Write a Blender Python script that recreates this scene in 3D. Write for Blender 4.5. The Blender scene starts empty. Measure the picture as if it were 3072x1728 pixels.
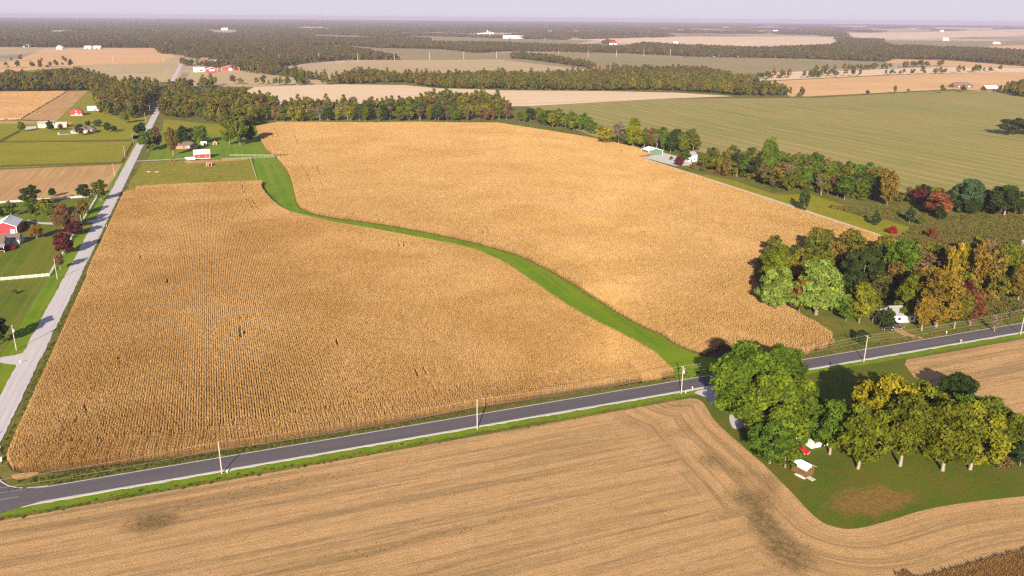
import bpy, bmesh, math, random
import numpy as np
from mathutils import Vector, Matrix, noise as mnoise
from mathutils.geometry import tessellate_polygon

# ------------------------------------------------------------------ camera, light, exposure
sc = bpy.context.scene
COL = sc.collection
R = math.radians
H = 115.0
F_PX, PITCH, ROLL, HEAD = 2436.0, math.atan(811/2436.0), math.atan(25/3072.0), R(19.85)
cp, sp = math.cos(PITCH), math.sin(PITCH)
fwd = Vector((math.sin(HEAD), math.cos(HEAD), 0)); rgt = Vector((math.cos(HEAD), -math.sin(HEAD), 0)); upz = Vector((0, 0, 1))
vF = fwd*cp - upz*sp; vU = fwd*sp + upz*cp
cX = rgt*math.cos(ROLL) + vU*math.sin(ROLL); cY = vU*math.cos(ROLL) - rgt*math.sin(ROLL)
M = Matrix((cX, cY, -vF)).transposed().to_4x4(); M.translation = (0, 0, H)
cam = bpy.data.cameras.new('camera'); camo = bpy.data.objects.new('camera', cam); COL.objects.link(camo)
camo.matrix_world = M; cam.sensor_width = 36; cam.lens = 36*F_PX/3072; cam.clip_end = 90000; cam.clip_start = 1
sc.camera = camo

SUN_EL, SUN_AZ = R(21), HEAD + R(187.74)
world = bpy.data.worlds.new('World'); sc.world = world; world.use_nodes = True
nt = world.node_tree; bg = nt.nodes['Background']
sky = nt.nodes.new('ShaderNodeTexSky'); sky.sky_type = 'NISHITA'; sky.sun_disc = False
sky.sun_elevation = SUN_EL; sky.sun_rotation = SUN_AZ; sky.air_density = 1.0; sky.dust_density = 1.0; sky.ozone_density = 1.0
tn = nt.nodes.new('ShaderNodeMix'); tn.data_type = 'RGBA'; tn.blend_type = 'MULTIPLY'; tn.inputs[0].default_value = 1
tn.inputs[7].default_value = (0.95, 0.86, 0.98, 1)
# a hazy horizon: the low sky pales towards one even lavender white all the way round
hzn = nt.nodes.new('ShaderNodeMix'); hzn.data_type = 'RGBA'; hzn.inputs[7].default_value = (5.7, 5.3, 6.1, 1)
tcn = nt.nodes.new('ShaderNodeTexCoord'); sxyz = nt.nodes.new('ShaderNodeSeparateXYZ'); mr = nt.nodes.new('ShaderNodeMapRange'); mr.interpolation_type = 'SMOOTHSTEP'
mr.inputs[1].default_value = 0.0; mr.inputs[2].default_value = 0.40; mr.inputs[3].default_value = 0.95; mr.inputs[4].default_value = 0.0
nt.links.new(tcn.outputs['Generated'], sxyz.inputs[0]); nt.links.new(sxyz.outputs[2], mr.inputs[0]); nt.links.new(mr.outputs[0], hzn.inputs[0])
nt.links.new(sky.outputs[0], tn.inputs[6]); nt.links.new(tn.outputs[2], hzn.inputs[6]); nt.links.new(hzn.outputs[2], bg.inputs[0]); bg.inputs[1].default_value = 0.066
sun = bpy.data.lights.new('sun', 'SUN'); suno = bpy.data.objects.new('sun', sun); COL.objects.link(suno)
sun.energy = 5.0; sun.angle = R(0.6); sun.color = (1.0, 0.89, 0.73)
sd = Vector((math.sin(SUN_AZ)*math.cos(SUN_EL), math.cos(SUN_AZ)*math.cos(SUN_EL), math.sin(SUN_EL)))
suno.rotation_euler = sd.to_track_quat('Z', 'Y').to_euler(); suno.location = (0, 0, 200)
sc.view_settings.view_transform = 'Standard'; sc.view_settings.look = 'None'
sc.view_settings.exposure = 0.98; sc.view_settings.gamma = 1; sc.view_settings.use_curve_mapping = False
sc.render.engine = 'CYCLES'
sc.cycles.max_bounces = 5; sc.cycles.diffuse_bounces = 2; sc.cycles.transmission_bounces = 3; sc.cycles.volume_bounces = 0
sc.cycles.use_denoising = False; sc.cycles.filter_width = 1.35

# ------------------------------------------------------------------ helpers
S = 3072/2576

def G(x, y, z=0.0):
    """ground point seen at (x, y) of the 2576-wide photograph"""
    a, b = x*S-1536, y*S-864
    a2 = a*math.cos(ROLL)+b*math.sin(ROLL); b2 = -a*math.sin(ROLL)+b*math.cos(ROLL)
    f = F_PX*cp-b2*sp; up = -(F_PX*sp+b2*cp); t = (z-H)/up
    X, Y = a2*t, f*t
    return (X*math.cos(HEAD)+Y*math.sin(HEAD), -X*math.sin(HEAD)+Y*math.cos(HEAD))

def GP(pts, z=0.0): return [G(p[0], p[1], p[2] if len(p) > 2 else z) for p in pts]

def mpp(x, y):
    """metres per photo pixel (2576 scale) for an upright thing standing at G(x,y)"""
    g = G(x, y); v = Vector((g[0], g[1], -H)); d = v.dot(vF)
    return d/(F_PX/S)

def tag(o, label=None, cat=None, group=None, kind=None):
    if label: o['label'] = label
    if cat: o['category'] = cat
    if group: o['group'] = group
    if kind: o['kind'] = kind
    return o

def empty(name, loc, rz=0, label=None, cat=None, group=None):
    o = bpy.data.objects.new(name, None); COL.objects.link(o); o.location = loc; o.rotation_euler = (0, 0, rz)
    o.empty_display_size = 0.5
    return tag(o, label, cat, group)

def link(name, me, mat=None, parent=None, loc=None):
    o = bpy.data.objects.new(name, me); COL.objects.link(o)
    if mat is not None and len(me.materials) == 0: me.materials.append(mat)
    if parent: o.parent = parent
    if loc: o.location = loc
    return o

class MB:
    """collects shapes into one mesh"""
    def __init__(s): s.v = []; s.f = []; s.m = []
    def add(s, v, f, m=0):
        b = len(s.v); s.v += [tuple(p) for p in v]; s.f += [tuple(i+b for i in q) for q in f]; s.m += [m]*len(f)
        return s
    def box(s, x0, x1, y0, y1, z0, z1, m=0):
        v = [(x0,y0,z0),(x1,y0,z0),(x1,y1,z0),(x0,y1,z0),(x0,y0,z1),(x1,y0,z1),(x1,y1,z1),(x0,y1,z1)]
        return s.add(v, [(0,3,2,1),(4,5,6,7),(0,1,5,4),(1,2,6,5),(2,3,7,6),(3,0,4,7)], m)
    def prism(s, prof, a0, a1, axis='x', m=0):
        """profile (u,z) extruded along axis"""
        n = len(prof)
        if axis == 'x': v = [(a0,u,z) for u,z in prof]+[(a1,u,z) for u,z in prof]
        else: v = [(u,a0,z) for u,z in prof]+[(u,a1,z) for u,z in prof]
        f = [tuple(range(n)), tuple(range(2*n-1, n-1, -1))]+[(i,i+n,(i+1)%n+n,(i+1)%n) for i in range(n)]
        return s.add(v, f, m)
    def tube(s, p, q, r0, r1=None, n=6, m=0):
        r1 = r0 if r1 is None else r1; p, q = Vector(p), Vector(q); d = (q-p).normalized()
        a = d.orthogonal().normalized(); b = d.cross(a)
        v = []
        for c, r in ((p, r0), (q, r1)):
            for k in range(n):
                t = 2*math.pi*k/n; v.append(c+a*math.cos(t)*r+b*math.sin(t)*r)
        f = [(k, (k+1) % n, (k+1) % n+n, k+n) for k in range(n)]+[tuple(range(n-1, -1, -1)), tuple(range(n, 2*n))]
        return s.add(v, f, m)
    def mesh(s, name, mats=None):
        me = bpy.data.meshes.new(name); me.from_pydata(s.v, [], s.f)
        if mats:
            for k in (mats if isinstance(mats, (list, tuple)) else [mats]): me.materials.append(k)
            me.polygons.foreach_set('material_index', s.m)
        bm = bmesh.new(); bm.from_mesh(me); bmesh.ops.recalc_face_normals(bm, faces=bm.faces); bm.to_mesh(me); bm.free()
        me.update(); return me
    def build(s, name, mats, parent=None): return link(name, s.mesh(name, mats), None, parent)

def inpoly(P, poly):
    P = np.asarray(P, float); x, y = P[:, 0], P[:, 1]; r = np.zeros(len(P), bool)
    n = len(poly); j = n-1
    for i in range(n):
        xi, yi = poly[i]; xj, yj = poly[j]
        if yi != yj:
            c = ((yi > y) != (yj > y)) & (x < (xj-xi)*(y-yi)/(yj-yi)+xi); r ^= c
        j = i
    return r

def dist_line(P, line):
    P = np.asarray(P, float); d = np.full(len(P), 1e9)
    for a, b in zip(line[:-1], line[1:]):
        a = np.array(a, float); b = np.array(b, float); ab = b-a; L = max(ab.dot(ab), 1e-9)
        t = np.clip(((P-a) @ ab)/L, 0, 1); q = P-(a+t[:, None]*ab); d = np.minimum(d, np.hypot(q[:, 0], q[:, 1]))
    return d

def smooth_line(pts, n=6, closed=False):
    """Catmull-Rom"""
    out = []; N = len(pts)
    rng = range(N if closed else N-1)
    for i in rng:
        if closed: p = [pts[(i+k-1) % N] for k in range(4)]
        else: p = [pts[min(max(i+k-1, 0), N-1)] for k in range(4)]
        for k in range(n):
            t = k/n; o = []
            for c in range(2):
                a, b, cc, d = (q[c] for q in p)
                o.append(0.5*((2*b)+(-a+cc)*t+(2*a-5*b+4*cc-d)*t*t+(-a+3*b-3*cc+d)*t**3))
            out.append(tuple(o))
    if not closed: out.append(tuple(pts[-1]))
    return out

RNG = np.random.default_rng(7)

# ------------------------------------------------------------------ materials
class NT:
    def __init__(s, name):
        s.m = bpy.data.materials.new(name); s.m.use_nodes = True; s.t = s.m.node_tree; s.n = s.t.nodes; s.l = s.t.links
        s.b = s.n['Principled BSDF']; s.out = s.n['Material Output']
        s.b.inputs['Roughness'].default_value = 0.9; s.b.inputs['Specular IOR Level'].default_value = 0.15
    def node(s, t, **k):
        n = s.n.new(t)
        for a, v in k.items(): setattr(n, a, v)
        return n
    def inp(s, sock, v):
        if v is None: return
        if hasattr(v, 'node'): s.l.new(v, sock)
        elif isinstance(v, tuple) and len(v) == 3 and sock.type == 'RGBA': sock.default_value = (*v, 1)
        else: sock.default_value = v
    def coord(s): return s.node('ShaderNodeTexCoord').outputs['Object']
    def wpos(s): return s.node('ShaderNodeNewGeometry').outputs['Position']
    def mapping(s, v, scale=(1,1,1), rot=0):
        n = s.node('ShaderNodeMapping'); s.inp(n.inputs[0], v); n.inputs['Scale'].default_value = scale
        n.inputs['Rotation'].default_value = (0, 0, rot); return n.outputs[0]
    def noise(s, v, scale, detail=3, rough=0.6, dist=0):
        n = s.node('ShaderNodeTexNoise'); s.inp(n.inputs['Vector'], v); n.inputs['Scale'].default_value = scale
        n.inputs['Detail'].default_value = detail; n.inputs['Roughness'].default_value = rough; n.inputs['Distortion'].default_value = dist
        return n.outputs['Fac']
    def ramp(s, f, stops):
        n = s.node('ShaderNodeValToRGB'); s.inp(n.inputs[0], f); e = n.color_ramp.elements
        e[0].position = stops[0][0]; e[0].color = (*stops[0][1], 1); e[1].position = stops[1][0]; e[1].color = (*stops[1][1], 1)
        for p, c in stops[2:]: k = e.new(p); k.color = (*c, 1)
        return n.outputs[0]
    def rng(s, f, a, b, c=0.0, d=1.0):
        n = s.node('ShaderNodeMapRange'); s.inp(n.inputs[0], f)
        for i, v in enumerate((a, b, c, d)): n.inputs[i+1].default_value = v
        return n.outputs[0]
    def mix(s, f, a, b, mode='MIX'):
        n = s.node('ShaderNodeMix', data_type='RGBA', blend_type=mode); s.inp(n.inputs[0], f); s.inp(n.inputs[6], a); s.inp(n.inputs[7], b)
        return n.outputs[2]
    def math(s, op, a, b=None):
        n = s.node('ShaderNodeMath', operation=op); s.inp(n.inputs[0], a); s.inp(n.inputs[1], b); return n.outputs[0]
    def attr(s, name): n = s.node('ShaderNodeAttribute'); n.attribute_name = name; return n
    def comb(s, x, y, z=0.0):
        n = s.node('ShaderNodeCombineXYZ'); s.inp(n.inputs[0], x); s.inp(n.inputs[1], y); s.inp(n.inputs[2], z); return n.outputs[0]
    def bump(s, h, strength=0.5, dist=0.1):
        n = s.node('ShaderNodeBump'); n.inputs['Strength'].default_value = strength; n.inputs['Distance'].default_value = dist
        s.inp(n.inputs['Height'], h); s.l.new(n.outputs[0], s.b.inputs['Normal'])
    def color(s, c, rough=None): s.inp(s.b.inputs['Base Color'], c); 
    def leafy(s, c, tr=0.25):
        d = s.node('ShaderNodeBsdfDiffuse'); t = s.node('ShaderNodeBsdfTranslucent'); mx = s.node('ShaderNodeMixShader')
        s.inp(d.inputs[0], c); s.inp(t.inputs[0], c); mx.inputs[0].default_value = tr
        s.l.new(d.outputs[0], mx.inputs[1]); s.l.new(t.outputs[0], mx.inputs[2]); s.l.new(mx.outputs[0], s.out.inputs[0])
        s.n.remove(s.b)

def plain(name, c, rough=0.7, var=0.12, scale=1.5, metal=0.0, spec=0.3):
    t = NT(name); n = t.noise(t.coord(), scale, 4)
    c2 = tuple(min(1, v*(1+var)) for v in c); c1 = tuple(v*(1-var) for v in c)
    t.color(t.mix(t.rng(n, .3, .7), c1, c2)); t.b.inputs['Roughness'].default_value = rough
    t.b.inputs['Metallic'].default_value = metal; t.b.inputs['Specular IOR Level'].default_value = spec
    return t.m

def field(name, a, b, c, rot=0.0, stripe=0.0, along=0.02, fine=2.0, patch=0.012, line=None, linec=None, amp=1.0, tram=None):
    """ground of a field: colours a..b streaked along a direction, c in broad patches"""
    t = NT(name); v = t.coord(); vr = t.mapping(v, (1, 1, 1), rot)
    col = t.mix(t.rng(t.noise(v, patch, 4, .55, .6), .35, .65), a, c)
    if stripe:
        st = t.noise(t.mapping(vr, (1, along, 1)), stripe, 5, .7)
        col = t.mix(t.rng(st, .38, .62, 0, .75), col, b)
    else:
        col = t.mix(t.rng(t.noise(v, patch*6, 4), .4, .68, 0, .7), col, b)
    fn = t.noise(v, fine, 5, .75)
    col = t.mix(t.rng(fn, .3, .7, 0, .55*amp), t.mix(1.0, col, (1.25, 1.22, 1.15), 'MULTIPLY'), t.mix(1.0, col, (.62, .6, .55), 'MULTIPLY'))
    if line:
        w = t.node('ShaderNodeTexWave', wave_type='BANDS', bands_direction='X'); t.l.new(vr, w.inputs[0])
        w.inputs['Scale'].default_value = line; w.inputs['Distortion'].default_value = 0.5; w.inputs['Detail'].default_value = 2
        w.inputs['Detail Scale'].default_value = .05
        br = t.rng(t.noise(t.mapping(vr, (1, .12, 1)), .06, 3), .38, .6)
        k = t.math('MULTIPLY', t.rng(w.outputs[1], .86, .97), br)
        col = t.mix(k, col, linec)
    t.color(col); t.bump(fn, .6, .25)
    return t.m

GRASS_A, GRASS_B, GRASS_C = (.105, .155, .022), (.16, .165, .032), (.065, .12, .016)
def farm_grass():
    t = NT('farmstead_grass'); v = t.coord(); n1 = t.noise(v, .045, 4, .6); n2 = t.noise(v, .16, 4, .65, .6); fn = t.noise(v, 1.4, 5, .8)
    c = t.mix(t.rng(n1, .35, .65), (.07, .11, .008), (.105, .125, .011)); c = t.mix(t.rng(n2, .48, .70, 0, .8), c, (.15, .095, .022))
    g = G(2195, 1258); sx = t.node('ShaderNodeSeparateXYZ'); t.l.new(v, sx.inputs[0])     # worn dry oval in the lower lawn
    ex = t.math('MULTIPLY', t.math('SUBTRACT', sx.outputs[0], g[0]), 1/13.); ey = t.math('MULTIPLY', t.math('SUBTRACT', sx.outputs[1], g[1]), 1/6.5)
    d = t.math('ADD', t.math('MULTIPLY', ex, ex), t.math('MULTIPLY', ey, ey)); d = t.math('ADD', d, t.math('MULTIPLY', t.math('SUBTRACT', t.noise(v, .22, 4, .7), .5), 2.2))
    c = t.mix(t.rng(d, 1.15, .35, 0, .85), c, t.mix(t.rng(t.noise(v, .8, 4, .7), .35, .65), (.16, .085, .022), (.27, .16, .05)))
    c = t.mix(t.rng(fn, .3, .7, 0, .6), t.mix(1., c, (1.35, 1.3, 1.2), 'MULTIPLY'), t.mix(1., c, (.6, .6, .55), 'MULTIPLY')); t.color(c); t.bump(fn, .6, .25); return t.m
m_lawnR = farm_grass()
m_lawn = field('lawn_grass', (.11, .15, .006), (.18, .165, .014), (.07, .12, .006), rot=0, stripe=.5, fine=1.6, patch=.03)
m_verge = field('verge_grass', (.12, .13, .018), (.22, .17, .045), (.08, .105, .012), fine=1.2, patch=.02)
m_past = field('pasture_grass', (.23, .215, .008), (.31, .235, .018), (.17, .19, .006), fine=1.0, patch=.03)
m_padd = field('paddock_grass', (.19, .19, .015), (.40, .25, .04), (.12, .16, .010), fine=.9, patch=.05)
m_water = field('waterway_grass', (.13, .235, .005), (.20, .225, .012), (.085, .18, .005), rot=0, stripe=.25, fine=1.4, patch=.05)
m_soyA = field('harvested_field', (.46, .27, .115), (.33, .19, .08), (.52, .33, .15), rot=0, stripe=.45, fine=.8, patch=.02)
m_tanF = field('pale_stubble_field', (.66, .50, .34), (.56, .41, .27), (.72, .55, .38), rot=R(90), stripe=.12, along=.01, fine=.3, patch=.004)
m_tanO = field('tan_stubble_field', (.60, .36, .17), (.52, .31, .15), (.66, .42, .22), rot=R(90), stripe=.12, along=.01, fine=.3, patch=.005)
m_olive = field('olive_stubble_field', (.27, .21, .10), (.34, .25, .14), (.19, .20, .075), rot=R(90), stripe=.05, along=.05, fine=.2, patch=.006)
m_gray = field('grey_tan_field', (.44, .33, .18), (.38, .29, .15), (.49, .37, .21), rot=R(90), stripe=.04, along=.05, fine=.2, patch=.004)
m_bigG = field('green_stubble_field', (.25, .225, .055), (.34, .25, .09), (.18, .205, .04), rot=0, stripe=.10, along=.04, fine=.35, patch=.006, line=.0175, linec=(.40, .32, .14))
m_gold = field('golden_crop_top', (.55, .31, .105), (.47, .26, .09), (.62, .36, .13), rot=0, stripe=.6, along=.03, fine=.9, patch=.02)
m_brush = field('brush_ground', (.14, .085, .035), (.20, .11, .05), (.10, .085, .03), fine=.9, patch=.03)
m_soil = plain('field_soil', (.07, .045, .028), .95, .3, .8)
m_conc = plain('pale_concrete', (.55, .52, .47), .9, .12, .6)

def far_ground():
    t = NT('far_ground'); v = t.coord()
    c = t.ramp(t.noise(v, .0012, 3, .5), [(.30, (.20, .16, .09)), (.48, (.42, .32, .20)), (.62, (.56, .43, .28))])
    d = t.mix(t.rng(t.noise(v, .03, 4), .35, .65), t.mix(1., c, (.75, .75, .75), 'MULTIPLY'), t.mix(1., c, (1.2, 1.2, 1.2), 'MULTIPLY'))
    t.color(d); return t.m
m_ground = far_ground()

def gravel():
    t = NT('white_gravel'); v = t.coord()
    tr = t.noise(t.mapping(v, (1, .02, 1)), .9, 3); fn = t.noise(v, 3.5, 5, .8); pt = t.noise(v, .12, 3)
    c = t.mix(t.rng(tr, .35, .65), (.50, .45, .45), (.66, .60, .59)); c = t.mix(t.rng(pt, .3, .7), c, (.60, .55, .54))
    c = t.mix(t.rng(fn, .3, .7, 0, .5), c, (.42, .38, .37)); t.color(c); t.bump(fn, .5, .08); return t.m
m_grav = gravel()
def asphalt():
    t = NT('asphalt'); v = t.coord(); fn = t.noise(v, 4, 5, .8); st = t.noise(t.mapping(v, (.012, 1, 1)), .8, 3)
    c = t.mix(t.rng(st, .35, .65), (.085, .074, .080), (.125, .110, .116)); c = t.mix(t.rng(fn, .35, .7, 0, .6), c, (.17, .15, .155))
    t.color(c); t.b.inputs['Roughness'].default_value = .85; return t.m
m_asph = asphalt()

def soy_near():
    t = NT('near_stubble'); v = t.coord(); w = t.attr('weed').outputs['Fac']; mf = t.attr('rowmix').outputs['Fac']; u = t.attr('rowu').outputs['Fac']
    def streaks(a, along):
        s = t.attr(a).outputs['Fac']; k1 = t.noise(t.comb(s, t.math('MULTIPLY', along, .045), 0.), .30, 6, .7, .35); k2 = t.noise(t.comb(s, t.math('MULTIPLY', along, .14), 5.), 1.15, 5, .78, .4)
        return k1, k2
    a1, a2 = streaks('rowd', u); b1, b2 = streaks('rowl', t.attr('rowv').outputs['Fac'])
    k1 = t.math('ADD', t.math('MULTIPLY', a1, mf), t.math('MULTIPLY', b1, t.math('SUBTRACT', 1.0, mf))); k2 = t.math('ADD', t.math('MULTIPLY', a2, mf), t.math('MULTIPLY', b2, t.math('SUBTRACT', 1.0, mf)))
    fn = t.noise(v, 2.4, 6, .85); md = t.noise(v, .33, 5, .7); big = t.noise(v, .02, 3)
    c = t.mix(t.rng(big, .35, .65), (.69, .40, .165), (.62, .37, .14))
    c = t.mix(t.rng(k1, .46, .60, 0, .9), c, (.30, .185, .070)); c = t.mix(t.rng(k2, .40, .66, 0, .5), c, (.74, .48, .27))
    c = t.mix(t.rng(md, .50, .70, 0, .55), c, (.34, .235, .085)); c = t.mix(t.rng(fn, .42, .66, 0, .85), c, (.28, .165, .075)); c = t.mix(t.rng(fn, .40, .28, 0, .7), c, (.82, .60, .36))
    wk = t.math('MULTIPLY', t.math('MULTIPLY', w, .95), t.rng(t.noise(v, .55, 5, .8), .20, .58)); c = t.mix(wk, c, t.mix(t.rng(fn, .35, .65), (.22, .145, .055), (.12, .08, .032)))
    t.color(c); t.bump(t.math('ADD', fn, t.math('MULTIPLY', k2, .7)), .9, .3); return t.m
m_soyN = soy_near()

def corn_mat(name, lo, hi, alt):
    t = NT(name); wp = t.wpos(); oi = t.node('ShaderNodeObjectInfo').outputs['Random']; ti = t.attr('tint').outputs['Fac']
    pt = t.noise(wp, .018, 4, .6, .8); p2 = t.noise(wp, .25, 3, .6)
    c = t.mix(ti, lo, hi); c = t.mix(t.rng(pt, .36, .66, 0, .8), c, t.mix(1.0, c, alt, 'MULTIPLY'))
    c = t.mix(t.rng(p2, .35, .7, 0, .5), c, t.mix(1.0, c, (.80, .86, .62), 'MULTIPLY'))
    c = t.mix(t.rng(oi, 0, 1, 0, .5), c, t.mix(1.0, c, (.78, .68, .64), 'MULTIPLY'))
    t.leafy(c, .22); return t.m
m_corn = corn_mat('dry_corn', (.36, .20, .068), (.80, .54, .255), (.84, .78, .62))
m_cornN = corn_mat('shaded_corn', (.31, .175, .055), (.78, .51, .235), (.76, .68, .52))  # dry corn with row-gap shade and vignetting put into its darker colour
m_bcrop = corn_mat('brown_crop', (.19, .095, .035), (.42, .24, .10), (.8, .9, .8))

def leaf_mat(name, objcol=True, stops=None):
    t = NT(name); ti = t.attr('tint').outputs['Fac']; oi = t.node('ShaderNodeObjectInfo')
    if objcol: base = oi.outputs['Color']
    else:
        k = t.math('ADD', t.math('MULTIPLY', oi.outputs['Random'], .75), t.math('MULTIPLY', t.noise(t.wpos(), .006, 3), .3))
        k = t.math('FRACT', t.math('ADD', k, t.attr('tree').outputs['Fac']))
        base = t.ramp(k, stops or [(0, (.075, .095, .030)), (.18, (.095, .11, .032)), (.32, (.13, .12, .035)), (.45, (.13, .095, .04)), (.54, (.11, .09, .045)),
                          (.66, (.05, .075, .022)), (.78, (.18, .15, .035)), (.86, (.17, .08, .03)), (1, (.07, .085, .025))])
    c = t.mix(ti, t.mix(1., base, (.62, .66, .6), 'MULTIPLY'), t.mix(1., base, (1.55, 1.45, 1.25), 'MULTIPLY'))
    wn = t.noise(t.wpos(), .45, 3, .6)
    c = t.mix(t.rng(wn, .45, .7, 0, .5), c, t.mix(1., c, (1.3, 1.1, .85), 'MULTIPLY'))
    t.leafy(c, .28); return t.m
GREENER = [(0, (.075, .095, .016)), (.16, (.12, .125, .018)), (.30, (.16, .14, .022)), (.42, (.085, .115, .018)), (.54, (.13, .095, .035)),
           (.64, (.055, .08, .018)), (.74, (.20, .18, .022)), (.84, (.15, .085, .03)), (.92, (.11, .125, .02)), (1, (.07, .095, .02))]
m_leaf = leaf_mat('leaves'); m_leafF = leaf_mat('far_leaves', False); m_leafG = leaf_mat('olive_leaves', False, GREENER)
m_bark = plain('bark', (.20, .16, .12), .95, .25, 2); m_barkP = plain('pale_bark', (.30, .245, .19), .95, .2, 2)
m_white = plain('white_paint', (.78, .77, .74), .5, .04); m_wroof = plain('white_metal_roof', (.80, .80, .80), .42, .05, .5)
m_red = plain('red_siding', (.48, .035, .045), .6, .12); m_green = plain('green_siding', (.10, .17, .12), .6, .1)
m_roofbr = plain('brown_shingles', (.17, .12, .10), .9, .2, 3); m_roofgr = plain('grey_shingles', (.30, .28, .28), .9, .15, 3)
m_roofor = plain('rust_metal_roof', (.46, .16, .10), .6, .12); m_brick = plain('pink_brick', (.42, .22, .15), .9, .15, 4)
m_brown = plain('brown_boards', (.15, .075, .03), .9, .35, 1.2); m_dark = plain('dark_opening', (.012, .012, .014), .6, .1)
m_tan = plain('tan_siding', (.50, .42, .33), .8, .08); m_glass = plain('window_glass', (.03, .035, .045), .08, .1, 1, 0, .6)
m_pole = plain('weathered_pole', (.46, .41, .34), .95, .15, 3); m_wire = plain('wire', (.50, .45, .36), .6, .05)
m_fenceD = plain('dark_fence_wood', (.045, .032, .02), .95, .3, 2); m_fenceW = plain('white_fence', (.82, .80, .76), .5, .05)
m_rail = plain('grey_rail', (.40, .38, .30), .7, .15)
m_tire = plain('tyre_rubber', (.02, .02, .02), .9, .1); m_carR = plain('red_car_paint', (.55, .02, .03), .3, .05, 1, 0, .5)
m_carK = plain('black_car_paint', (.012, .012, .018), .25, .05, 1, 0, .5); m_carW = plain('white_car_paint', (.80, .80, .80), .3, .04, 1, 0, .5)
m_steel = plain('galvanised_steel', (.55, .56, .58), .45, .08, 1, .3); m_blue = plain('pool_water', (.12, .35, .45), .1, .1, 1, 0, .5)

# ------------------------------------------------------------------ ground and fields
def sheet(name, pts, mat, z, holes=None, label=None):
    pv = [(x, y, z) for x, y in pts]; tr = tessellate_polygon([[Vector(v) for v in pv]])
    tr = [t if (pts[t[1]][0]-pts[t[0]][0])*(pts[t[2]][1]-pts[t[0]][1])-(pts[t[2]][0]-pts[t[0]][0])*(pts[t[1]][1]-pts[t[0]][1]) > 0 else (t[0], t[2], t[1]) for t in tr]
    me = bpy.data.meshes.new(name); me.from_pydata(pv, [], tr)
    me.materials.append(mat); me.update(); o = link(name, me); o['kind'] = 'structure'
    if label: o['label'] = label
    return o

def disc(r, n=64): return [(math.cos(2*math.pi*k/n)*r, math.sin(2*math.pi*k/n)*r) for k in range(n)]
sheet('ground', disc(33000), m_ground, -.05)
# near plain of grass that carries everything within about a kilometre and a half
sheet('grass_plain', [(-900, 40), (-60, -20), (260, -20), (1700, 800), (1700, 1500), (300, 1700), (-900, 1700)], m_verge, -.02)

# mown grass
W_LEFT = [(655,455),(661,475),(690,507),(724,529),(763,541),(841,559),(920,572),(998,586),(1090,604),(1174,621),(1260,655),(1330,700),(1440,775),(1564,838),(1643,883),(1700,935)]
W_RIGHT = [(697,400),(727,439),(742,491),(750,517),(779,535.5),(841,550),(893,556),(1024,577),(1174,608),(1290,640),(1350,665),(1440,715),(1500,755),(1600,815),(1661,842),(1708,872),(1773,895)]
wl = smooth_line([G(x, y, 2.3) for x, y in W_LEFT], 4); wr = smooth_line([G(x, y, 0.) for x, y in W_RIGHT], 4)
road_y = lambda x: 211.2 + 0.0215*(x+10)      # far edge of the asphalt
X_GR = -66.0                                    # right edge of the gravel road (x grows with y a little)
cornerR = G(1703, 950)
# near (left) corn field outline
near_corn = [(-62.2, 226.5), (-60.5, 222.5), (-57, 219.5), (-49, 217.3), (-34, 216.2), (-10, 214.4), (23, 215.2), (54, 216.2), (100, 217.5), (cornerR[0], 217.8)]
near_corn += [p for p in reversed(wl)]
near_corn += [G(560, 458, 2.3), G(450, 463, 2.3), G(338, 469, 2.3), (-63.6, G(338, 469, 2.3)[1]-4)]
# far (right) corn field outline
far_corn = [p for p in wr] + GP([(1800,897),(1872,893),(1960,898),(2015,894),(2060,880),(2098,864),(2085,845),(2050,822),(1990,790),(1930,752),(1895,715),(1900,660),(2010,668)])+GP([(2110,640),(2258,609)], 2.3)
far_corn += [(339.5, y) for y in (352, 430, 480, 560, 625)] + GP([(1640,389),(1600,372),(1480,347),(1400,334),(1250,311),(1050,309),(900,310),(700,309),(645,319),(652,345),(670,375)], 1.2)
sheet('corn_soil', near_corn, m_soil, 0.03); sheet('corn_soil', far_corn, m_soil, 0.034)
ww = GP([(640,395),(700,396)])+[p for p in wr]+GP([(1800,899),(1810,925),(1800,950),(1703,962)])+[p for p in reversed(wl)]+GP([(655,478),(636,440)])
sheet('grass_waterway', ww, m_water, 0.02)
sheet('paddock', GP([(360,407),(630,399),(646,447),(655,470),(330,480),(320,470)]), m_padd, 0.012)
sheet('farm_lawn', GP([(372,400),(400,330),(640,300),(650,352),(700,396),(640,398),(365,405)]), m_water, 0.01)
sheet('hay_meadow', GP([(412,300),(560,315),(640,330),(600,350),(500,333),(408,335)]), m_past, 0.014)
# left side of the gravel road
sheet('pasture', GP([(-60,432),(0,424),(319,409),(346,352),(-60,360)]), m_past, .012)
sheet('pasture', GP([(-60,308),(70,309),(45,331),(0,357),(-60,380)]), m_past, .016)
sheet('farm_lawn', GP([(-60,360),(344,350),(372,330),(392,286),(220,230),(141,306),(60,311),(45,331)]), m_past, .006)
sheet('harvested_field', GP([(-80,510),(262,490),(306,413),(0,427),(-80,432)]), m_soyA, .012)
sheet('lawn', [(-80, 120), (-80, 610), (-330, 640), (-330, 200), (-160, 120)], m_lawn, .004)
sheet('verge', [(-80, 120), (-73.2, 120), (-73.2, 900), (-80, 900)], m_water, .006)
sheet('harvested_field', GP([(141,305),(222,228),(170,230),(54,300)]), m_soyA, .02)
sheet('field_headland', GP([(-60,311),(180,311),(180,306),(-60,302)]), m_soyA, .022)
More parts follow.
